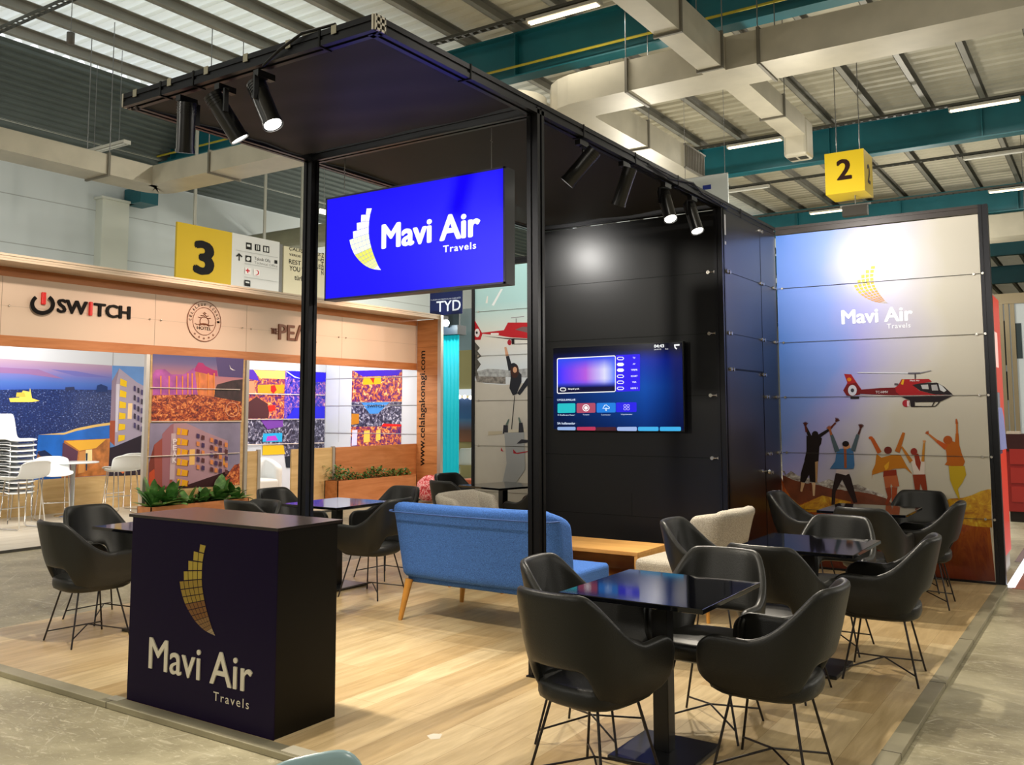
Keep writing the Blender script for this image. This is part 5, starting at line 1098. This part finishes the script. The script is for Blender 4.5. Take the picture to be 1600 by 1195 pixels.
def bar_stool():
    t = thing('bar_stool', 'white bar stool', 'stool', (0, 0, 0)); vs, fs = stool_shell(); mb = MB(); mb.add(vs, fs, 0, True); mb.build('shell', PLW, t, solid=.018, subsurf=1)
    for sx in (-1, 1):
        MB().tube([(sx*.17, .14, .66), (sx*.20, .19, .03), (sx*.20, .15, .01), (sx*.20, -.17, .01), (sx*.20, -.21, .03), (sx*.17, -.12, .66)], .009, 8).build('leg_frame', CHROME, t)
    MB().tube([(-.187, .165, .27), (.187, .165, .27)], .008, 8).build('footrest', CHROME, t)
    return t
st = bar_stool()
SL = [('white bar stool beside the chair stack, nearest the camera', -12.55, 6.85, 170), ('white bar stool left of the round bar table', -13.1, 7.6, 20), ('white bar stool at the right of the bar table, in front', -12.95, 8.62, 185), ('white bar stool behind the right-hand stool', -13.55, 9.0, 200)]
for i, (lb, x, y, a) in enumerate(SL):
    c = st if i == 0 else dup(st); c['label'] = lb; c['group'] = 'white bar stools'; c.location = (x, y, 0); c.rotation_euler = (0, 0, R_([100, -110, 75, 95][i]))
bt = thing('bar_table', 'round white bar table between the bar stools', 'table', (-13.45, 8.1, 0))
MB().lathe((-13.45, 8.1, 0), [(0, .80), (.36, .80), (.37, .81), (.36, .82), (0, .82)], 32).build('tabletop', PLW, bt)
MB().lathe((-13.45, 8.1, 0), [(0, 0), (.24, .0), (.24, .012), (.04, .03), (.035, .8), (0, .8)], 24).build('column', CHROME, bt)
# stack of chairs at the left edge
def stack_shell():
    mb = MB(); vs = []; nu, nv = 10, 14
    for i in range(nu+1):
        u = -1+2*i/nu
        for j in range(nv+1):
            v = j/nv; y = .24-.42*min(v/.55, 1)-.11*max(0, (v-.55)/.45); z = .43+.38*ss(.48, 1.02, v)-.025*ss(.12, 0, v)+.015*abs(u)**3*(1-v)
            vs.append((u*(.24-.03*v-.02*ss(.9, 1, v)), y+.03*u*u*v, z))
    n = nv+1; mb.add(vs, [(i*n+j, (i+1)*n+j, (i+1)*n+j+1, i*n+j+1) for i in range(nu) for j in range(nv)], 0, True); return mb
sc_ = thing('stacking_chair', 'white plastic chair, topmost of the stack at the left edge', 'chair', (0, 0, 0)); stack_shell().build('shell', PLW, sc_, solid=.014, subsurf=1)
for sx in (-1, 1): MB().tube([(sx*.20, .22, .0), (sx*.19, .20, .40), (sx*.19, -.16, .40), (sx*.21, -.22, 0)], .009, 7).build('leg_frame', CHROME, sc_)
NS = 11
ords = ['topmost', 'second', 'third', 'fourth', 'fifth', 'sixth', 'seventh', 'eighth', 'ninth', 'tenth', 'lowest']
for k in range(NS):
    c = sc_ if k == 0 else dup(sc_); c['label'] = 'white plastic chair, %s of the stack at the left edge' % (ords[k]+('' if k in (0, 10) else ' from the top')); c['group'] = 'stacked white chairs'
    c.location = (-13.45, 7.15, .075*(NS-1-k)); c.rotation_euler = (0, 0, R_(-78))
aw = thing('armchair', 'white tub armchair inside the left stand behind the left post', 'armchair', (-12.9, 11.2, 0)); WL[aw] = Vector((0, 0, 0)); aw.rotation_euler = (0, 0, R_(-110))
vs, fs = wing_shell(.80, .62, .03, .74, .1, .02, .8, .12, corner=.2); mb = MB(); mb.add([(a, b-.2, c) for a, b, c in vs], fs, 0, True); mb.build('backrest', PLW, aw, solid=.14, subsurf=1)
cushion(-.30, .30, -.25, .36, .05, .40, PLW, aw, bev=.05)
bb = thing('beanbag', 'crumpled red and white patterned beanbag at the oak wing wall', 'beanbag', (-10.35, 12.9, 0))
mb = MB(); vs = []; n1, n2 = 14, 18
for i in range(n1+1):
    for j in range(n2):
        a = math.pi*i/n1; b = 2*math.pi*j/n2; r = 1+.07*math.sin(5*b+3*a)+.05*math.sin(9*a+2*b); vs.append((-10.35+.25*r*math.sin(a)*math.cos(b), 13.0+.28*r*math.sin(a)*math.sin(b), max(0, .20-.24*r*math.cos(a))))
mb.add(vs, [(i*n2+j, i*n2+(j+1) % n2, (i+1)*n2+(j+1) % n2, (i+1)*n2+j) for i in range(n1) for j in range(n2)], 0, True)
mb.build('cover', nodes_mat('beanbag_print', lambda nt, N, L, b: ramp(nt, noise(nt, pos(nt), 10, 4, .6, None, 2), [(.4, 'b02c38'), (.5, 'd04850'), (.53, 'e8c8c8'), (.62, 'c83c48')]), .7), bb, subsurf=1)
# ------------------------------------------------------------------ hall signs
s3 = thing('hall_sign', 'hanging yellow and white hall sign with a large black 3', 'sign', (-15, 12.3, 4.16)); XS = -15.0
YW_ = [P(px, 400, 'x', XS).y for px in (275.5, 362, 436.5)]; ZA, ZB = P(277, 346, 'x', XS).z, P(277, 434, 'x', XS).z-.25
YEL_ = mat('sign_yellow', 'cfae0e', .4); SGW = mat('sign_white', 'd2d4d0', .4)
MB().box(XS-.05, YW_[0], ZB, XS, YW_[1], ZA).build('yellow_panel', YEL_, s3); MB().box(XS-.05, YW_[1], ZB, XS, YW_[2], ZA).build('white_panel', SGW, s3)
MB().box(XS-.12, YW_[2], ZB, XS+.0, YW_[2]+.09, ZA-.04).build('edge_profile', mat('sign_edge', '6c6c68', .4), s3)
for y in (YW_[0]+.42, YW_[2]-.4): MB().box(XS-.05, y-.03, ZA, XS-.02, y+.03, 8.2).build('hanger', mat('hanger_grey', '9c9c90', .5), s3)
text('numeral', '3', 'x', XS, (301, 429), (334.5, 431), (301, 374.5), flat('0c0a0a'), s3, bold=.05)
def S5(x, y): return (270+x/6.4, 330+y/6.4)
IC = '1c1c1a'
def sq(x0, y0, x1, y1, s=.0): return [S5(x0, y0), S5(x1, y0+(x1-x0)*.16), S5(x1, y1+(x1-x0)*.16), S5(x0, y1)]
ic = [(IC, sq(732, 310, 790, 378)), (IC, sq(820, 328, 876, 392)), (IC, sq(903, 342, 965, 408)), ('d2d4d0', sq(742, 330, 775, 352)), ('d2d4d0', sq(836, 338, 846, 385)), ('d2d4d0', sq(853, 340, 863, 388)), ('d2d4d0', sq(914, 355, 932, 400)), ('d2d4d0', sq(940, 360, 955, 404)),
      (IC, sq(728, 440, 786, 502)), ('d2d4d0', [S5(755+20*math.cos(t), 476+20*math.sin(t)) for t in [i*.63 for i in range(10)]]), (IC, sq(1018, 488, 1046, 522)), (IC, [S5(663, 418), S5(697, 452), S5(690, 462), S5(670, 444), S5(670, 495), S5(660, 493), S5(660, 442), S5(640, 455), S5(634, 447)]),
      ('e8e4e0', sq(722, 560, 780, 625)), ('c01c2c', [S5(*p) for p in ((744, 572), (756, 574), (756, 588), (770, 590), (770, 604), (756, 602), (756, 618), (744, 616), (744, 600), (730, 598), (730, 585), (744, 586))]), ('e8e4e0', sq(808, 575, 868, 640)), ('c01c2c', [S5(838+24*math.cos(t), 614+26*math.sin(t)) for t in [-1.9+i*.42 for i in range(10)]]+[S5(832+20*math.cos(t), 613+22*math.sin(t)) for t in [1.9-i*.42 for i in range(10)]]),
      (IC, sq(718, 685, 776, 745)), ('d2d4d0', sq(728, 700, 766, 715))]
for a, b in (((632, 385), (1050, 462)), ((720, 520), (1048, 575)), ((718, 655), (1048, 705))): ic.append(('b0b2ae', [S5(*a), S5(*b), S5(b[0], b[1]+5), S5(a[0], a[1]+5)]))
art('pictograms', 'x', XS, ic, s3, .004, .0008)
text('sign_lettering', 'Teknik Ofis', 'x', XS, S5(815, 488), S5(975, 512), S5(815, 455), flat(IC), s3, bold=0); text('sign_lettering', 'Technical Office', 'x', XS, S5(815, 525), S5(1045, 560), S5(815, 500), flat('8c8c88'), s3, bold=0)
s4 = thing('hall_sign', 'cream text sign beside the hall sign, half hidden by the left post', 'sign', (-15, 14.5, 4.1))
yy0, yy1 = P(443.5, 400, 'x', XS).y, P(507.5, 400, 'x', XS).y; MB().box(XS-.05, yy0, ZB, XS, yy1, ZA-.06).build('cream_panel', mat('sign_cream', 'd6cfae', .4), s4)
for s, bl, br, tp_ in (('ÇALIŞTIĞINIZ', (1160, 400), (1480, 452), (1160, 350)), ('YERDE DİNLENİN', (1160, 445), (1480, 498), (1160, 415)), ('REST WHERE', (1160, 524), (1480, 578), (1160, 478)), ('YOU WORK', (1165, 590), (1440, 640), (1165, 540)), ('türkü', (1215, 690), (1330, 700), (1215, 640))):
    text('sign_lettering', s, 'x', XS, S5(*bl), S5(*br), S5(*tp_), flat('2a2820'), s4, bold=.015)
mb = MB(); z0, z1 = P(*S5(1490, 640), 'x', XS).z, P(*S5(1490, 415), 'x', XS).z; text_mb(mb, 'ZEMİN', 'x', XS, P(*S5(1478, 500), 'x', XS).y, P(*S5(1508, 500), 'x', XS).y, z0, z1, vertical=True); mb.build('sign_lettering', flat('2a2820'), s4)
MB().box(XS-.05, yy0+.5, ZA-.06, XS-.02, yy0+.56, 8.2).build('hanger', mat('hanger_grey', '9c9c90'), s4)
cb = thing('cube_sign', 'hanging yellow cube sign with a black 2 on its faces', 'sign', (-3.65, 16.5, 5.4))
YC = 16.0; A1, A2, A3 = P(1288, 241, 'y', YC), P(1349, 231, 'y', YC), P(1293, 304.5, 'y', YC); sz = A2.x-A1.x
MB().box(A1.x, YC, A3.z, A2.x, YC+sz, A1.z).build('cube', mat('cube_yellow', 'd2b41c', .4), cb)
text('numeral', '2', 'y', YC, (1307.5, 282), (1331.5, 279.5), (1307.5, 249.5), flat('2a1410'), cb, bold=.03)
mb = MB(); text_mb(mb, '2', 'x', A2.x, YC+sz*.35, YC+sz*.68, A3.z+sz*.28, A3.z+sz*.80, bold=.03); mb.build('numeral', flat('2a1410'), cb)
for d in (.2, .8): MB().tube([(A1.x+sz*d, YC+sz*.5, A1.z), (A1.x+sz*d, YC+sz*.5, 8.2)], .008, 5).build('hanger', WIRE, cb)
fl = thing('floodlight', 'dark floodlight hanging under the yellow cube sign', 'floodlight', (-3.6, 16.4, 5.1)); a, b = P(1316, 338, 'y', 16.2), P(1354, 318, 'y', 16.2)
MB().box(a.x, 16.2, a.z, b.x, 16.35, b.z).build('lamp_body', mat('flood_dark', '2a2620', .4), fl); MB().tube([((a.x+b.x)/2, 16.3, b.z), ((a.x+b.x)/2, 16.3, A3.z)], .012, 6).build('bracket', WIRE, fl); MB().bar((a.x-.05, 16.3, b.z+.02), (b.x+.05, 16.3, b.z+.02), .03, .03).build('crossbar', WIRE, fl)
bn_ = thing('hanging_banner', 'white hanging banner with a blue mark above the right canopy beam', 'banner', (-5.4, 14, 5)); a, b = P(1066, 286, 'y', 14), P(1137, 270, 'y', 14)
MB().box(a.x, 14, 4.8, b.x, 14.02, b.z).build('cloth', mat('banner_white', 'b4bab8', .6), bn_); MB().box(P(1098, 291, 'y', 14).x, 13.995, P(1098, 297, 'y', 14).z, P(1111, 291, 'y', 14).x, 14, P(1098, 290, 'y', 14).z).build('blue_mark', flat('1c2c78'), bn_)
MB().tube([(a.x, 14.01, b.z), (b.x, 14.01, b.z)], .012, 6).build('rail', WIRE, bn_)
for x in (a.x+.05, b.x-.05): MB().tube([(x, 14.01, b.z), (x, 14.01, 8.2)], .004, 5).build('hanger', WIRE, bn_)
# ------------------------------------------------------------------ stands seen in the gap between the oak wing and the snow mural
YG = 15.2
def gx(px, d=0): return P(px, 600, 'y', YG+d).x
def gz(py, d=0): return P(705, py, 'y', YG+d).z
cy = thing('light_curtain', 'glowing cyan curtain wall behind the back table', 'curtain', (gx(705), YG, 0))
mb = MB(); vs = []; n = 24; x0, x1 = gx(690), gx(717.5)
for i in range(n+1):
    x = x0+(x1-x0)*i/n
    for z in (0, gz(522)): vs.append((x, YG+.02*math.sin(i*1.3), z))
mb.add(vs, [(2*i, 2*i+2, 2*i+3, 2*i+1) for i in range(n)], 0, True); mb.build('fabric', mat('cyan_fabric', '10a8b4', .6, emit='18b4c0', es=.55), cy, solid=.01)
MB().box(gx(684), YG-.15, 0, gx(691), YG+.2, gz(492)).build('dark_frame', flat('20262a'), cy); MB().box(gx(684), YG-.2, gz(524), gx(723.5), YG+.1, gz(510)).build('header', flat('2c343c'), cy)
tl = thing('floodlight', 'small bright white floodlight above the cyan curtain', 'floodlight', (gx(711), YG-.3, gz(508))); MB().ball((gx(711), YG-.32, gz(507)), .075, 12).build('lamp', glow('e8fbff', 6), tl); MB().bar((gx(711), YG-.3, gz(507)), (gx(711), YG-.15, gz(515)), .03, .03).build('bracket', flat('20262a'), tl)
tag(MB().box(gx(700, 1.2), YG+1.2, gz(548, 1.2), gx(748, 1.2), YG+1.25, gz(484, 1.2)).build('partition_panel', mat('pale_blue_panel', '9fb2bb', .5)), 'pale blue wall panel seen above the gap by the snow mural', 'panel')
tag(MB().box(gx(690, 3.2), YG+3.2, -.03, gx(760, 3.2), YG+3.3, gz(548, 3.2)).build('partition_panel', mat('beige_panel', 'a8a070', .6)), 'beige wall panel in the gap by the snow mural', 'panel')
tag(MB().box(gx(650), YG+.6, gz(520), gx(690), YG+.65, gz(478)).build('partition_panel', flat('4a5458')), 'dark grey board above the oak wing wall', 'panel')
ty = thing('hanging_banner', 'navy hanging banner with white letters right under the lightbox sign', 'banner', (gx(697), YG, gz(490))); MB().box(gx(671), YG, gz(491), gx(722), YG+.02, gz(450)).build('cloth', flat('17204a'), ty)
text('banner_lettering', 'TYD', 'y', YG, (682, 487.5), (720, 484.5), (682, 471), flat('d8dce4'), ty, bold=.01); text('banner_lettering', 'TURIZM YATIRIMCILARI DERNEĞİ', 'y', YG, (673, 469.5), (720, 466.5), (673, 467), flat('c0c4d0'), ty, bold=0)
for px in (675, 718): MB().tube([(gx(px), YG+.01, gz(450)), (gx(px), YG+.01, 8.2)], .004, 5).build('hanger', WIRE, ty)
tag(MB().box(gx(700, 3), YG+3.12, gz(618, 3), gx(760, 3), YG+3.2, gz(608, 3)).build('light_strip', glow('e4ecf0', .8)), 'white lit strip in the gap by the snow mural', 'light')
for i, (px, py) in enumerate(((718, 620), (726, 620), (735, 621))): tag(MB().ball((P(px, py, 'y', YG+3.1).x, YG+3.1, P(px, py, 'y', YG+3.1).z), .05, 8).build('light_bulb', glow('fff4e0', 4)), ['leftmost of three small bulbs in the gap by the snow mural', 'middle one of three small bulbs in the gap by the snow mural', 'rightmost of three small bulbs in the gap by the snow mural'][i], 'bulb')
tag(MB().box(gx(700, 3), YG+3.15, gz(690, 3), gx(760, 3), YG+3.198, gz(622, 3)).build('poster', nodes_mat('beach_poster', lambda nt, N, L, b: ramp(nt, axis_map(nt, 'z', gz(690, 3), gz(622, 3)), [(0, '8c5a40'), (.25, '6c4c40'), (.5, '4878a8'), (.55, '2c64a0'), (1, '3c5c94')]), .5)), 'blue and brown poster in the gap by the snow mural', 'poster')
for i, (x, y) in enumerate(((-12.15, 16.6), (-11.95, 16.9))):
    c = dup(sc_); c['label'] = ['white chair with dark legs in the gap beside the snow mural', 'white chair behind another one in the gap by the snow mural'][i]; c['group'] = 'white chairs in the gap'; c.location = (x, y, -.03); c.rotation_euler = (0, 0, R_(40+200*i))
tag(MB().box(gx(727), YG-.2, -.03, gx(748), YG+.3, .22).build('orange_pouf', mat('orange_pouf', 'b86040', .7), bevel=.03), 'low orange pouf in the gap beside the snow mural', 'pouf')
# ------------------------------------------------------------------ right background
XV = -.98
vm = thing('drinks_machine', 'tall red backlit machine front at the right edge behind the mural', 'vending machine', (XV-.4, 10.2, -.03))
y0, y1 = 9.62, 10.75; zt_ = 2.72
MB().box(XV-.75, y0, -.03, XV-.02, y1, zt_+.04).build('cabinet', mat('machine_white', 'b4a898', .4), vm)
REDG = mat('backlit_red', 'd02810', .3, emit='e02c0c', es=.4)
MB().box(XV-.02, y0+.03, .16, XV, y1-.03, zt_).build('red_front', REDG, vm, bevel=.006)
MB().box(XV, y0+.12, 1.15, XV+.006, y1-.45, 1.75).build('display_window', mat('machine_window', '2c2440', .15, emit='50406c', es=.3), vm)
for k in range(3): MB().tube([(XV+.012, y0+.25+.15*k, 1.2), (XV+.012, y0+.25+.15*k, 1.5), (XV+.012, y0+.25+.15*k, 1.6)], .045, 10, r2=.02).build('printed_bottle', mat('bottle_blue', '8c90c0', .3, emit='8c90c0', es=.4), vm)
for z, h_ in ((2.2, .42), (1.9, .22), (.75, .3), (.42, .1)): MB().box(XV, y0+.2, z, XV+.004, y0+.34, z+h_).build('dark_mark', flat('3c0c08'), vm)
MB().box(XV, y0+.5, 2.0, XV+.004, y0+.75, 2.35).build('pale_mark', glow('ffc8b8', .9), vm)
tag(MB().box(-.93, 9.56, -.029, -.86, 22, -.024).build('floor_light_line', glow('f0f6ff', 2.2)), 'bright white strip along the floor at the right edge', 'light strip')
struct('floor_aisle', MB().box(-1.0, 11.2, -.0295, 3.5, 26, -.027), mat('glossy_grey_floor', '8f979c', .18))
struct('floor_red', MB().box(-.88, 9.5, -.0295, 3.5, 11.2, -.0275), mat('red_floor_paint', '9c6450', .4, noise=(3, .2)))
cbx = thing('red_cabinet', 'red cabinet with a pale box on top at the right edge', 'cabinet', (-.9, 15.2, 0)); YR = 15.2
def rx(px, Y=YR): return P(px, 700, 'y', Y).x
def rz_(py, Y=YR, px=1585): return P(px, py, 'y', Y).z
mb = MB().box(rx(1571), YR, .12, rx(1700), YR+.6, rz_(692)); mb.build('cabinet_body', mat('cabinet_red', '8c1c18', .4), cbx)
MB().box(rx(1570), YR-.01, rz_(705), rx(1700), YR+.61, rz_(678)).build('worktop', mat('cabinet_dark', '34100e', .4), cbx)
for k in range(3): MB().box(rx(1577), YR-.012, .26+.27*k, rx(1610), YR, .48+.27*k).build('drawer', mat('drawer_red', 'a02820', .4), cbx)
MB().box(rx(1573), YR+.02, -.03, rx(1698), YR+.5, .12).build('plinth', flat('26201c'), cbx)
tag(MB().box(rx(1573), YR+.05, rz_(678), rx(1594), YR+.3, rz_(678)+.035).build('paper_stack', flat('c8b8a4')), 'pale folder lying on the red cabinet at the right edge', 'folder')
# aluminium partition with windows behind the cabinet
YP2 = 19.0
def r2(px): return P(px, 600, 'y', YP2).x
def z2_(py, px=1585): return P(px, py, 'y', YP2).z
pt = thing('partition_frame', 'aluminium framed white partition at the right edge above the red cabinet', 'partition', (r2(1590), YP2, 0))
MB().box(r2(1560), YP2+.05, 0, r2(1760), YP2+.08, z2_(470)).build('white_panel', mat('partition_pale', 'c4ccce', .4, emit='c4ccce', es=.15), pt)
for px in (1566, 1575, 1584): MB().box(r2(px), YP2, 0, r2(px)+.07, YP2+.05, z2_(470)).build('frame_post', mat('gold_alu', '9a8c70', .35, .4), pt)
MB().box(r2(1540), YP2-.02, z2_(474), r2(1760), YP2+.1, z2_(458)).build('header', mat('gold_alu', '9a8c70'), pt)
for a, b in ((500, 570), (580, 625)): MB().box(r2(1571), YP2+.03, z2_(b), r2(1574.5), YP2+.05, z2_(a)).build('dark_window', flat('2c3438'), pt)
MB().box(r2(1588), YP2+.03, z2_(560), r2(1600), YP2+.05, z2_(505)).build('dark_window', flat('3c484c'), pt)
duct('far cream duct crossing behind the mural frame at the right edge', [(-3.0, 25.0), (12, 25.0)], .9, .55, 5.75, [(-1.6, 25.0, 'x')])
tag(MB().box(-4.4, 30.9, 0, 8, 31.0, 4.6).build('far_wall_panel', mat('far_grey', '8c9088', .6)), 'pale far stand wall above the partition at the right edge', 'wall panel')
# ------------------------------------------------------------------ lights of the neighbouring stands (behind the fascia and on their rails)
for y in (5.0, 7.2, 12.2): light('AREA', 'neighbour_strip_light', (-12.2, y, 2.92), (-13.9, y, 1.4), 60, (1, .93, .85), .12, 1.6)
light('AREA', 'neighbour_strip_light', (-12.6, 12.4, 2.92), (-12.8, 14, 1.6), 40, (1, .95, .9), 1.6, .12)
light('SPOT', 'neighbour_spot', (-9.2, 8.4, 3.9), (-11.5, 8.4, 1.9), 240, (1, .72, .56), .05, angle=90, blend=.9)
light('SPOT', 'neighbour_spot', (-9.2, 11.6, 3.9), (-11.5, 12.2, 1.9), 300, (1, .68, .50), .05, angle=90, blend=.9)
light('SPOT', 'neighbour_spot', (-9.2, 5.6, 3.9), (-11.5, 6, 2.2), 160, (1, .86, .72), .05, angle=90, blend=.9)
light('POINT', 'curtain_floodlight', (gx(711), YG-.5, gz(512)), None, 25, (.85, .97, 1), .05)
light('SPOT', 'aisle_spot', (1.5, 12.5, 4.5), (.5, 15, 0), 300, (.9, .96, 1), .2, angle=80, blend=.8)  # cool white spot aimed down at the aisle floor

q = P(506, 331, 'x', -14.4); t = thing('tube_light', 'small lit lamp between the left post and the lightbox sign', 'ceiling light', tuple(q)); MB().box(q.x-.02, q.y-.12, q.z-.05, q.x+.02, q.y+.12, q.z+.05).build('tube', glow('fff0d0', 4), t)
MB().tube([(q.x, q.y, q.z+.05), (q.x, q.y, 8.2)], .006, 5).build('rod', WIRE, t)
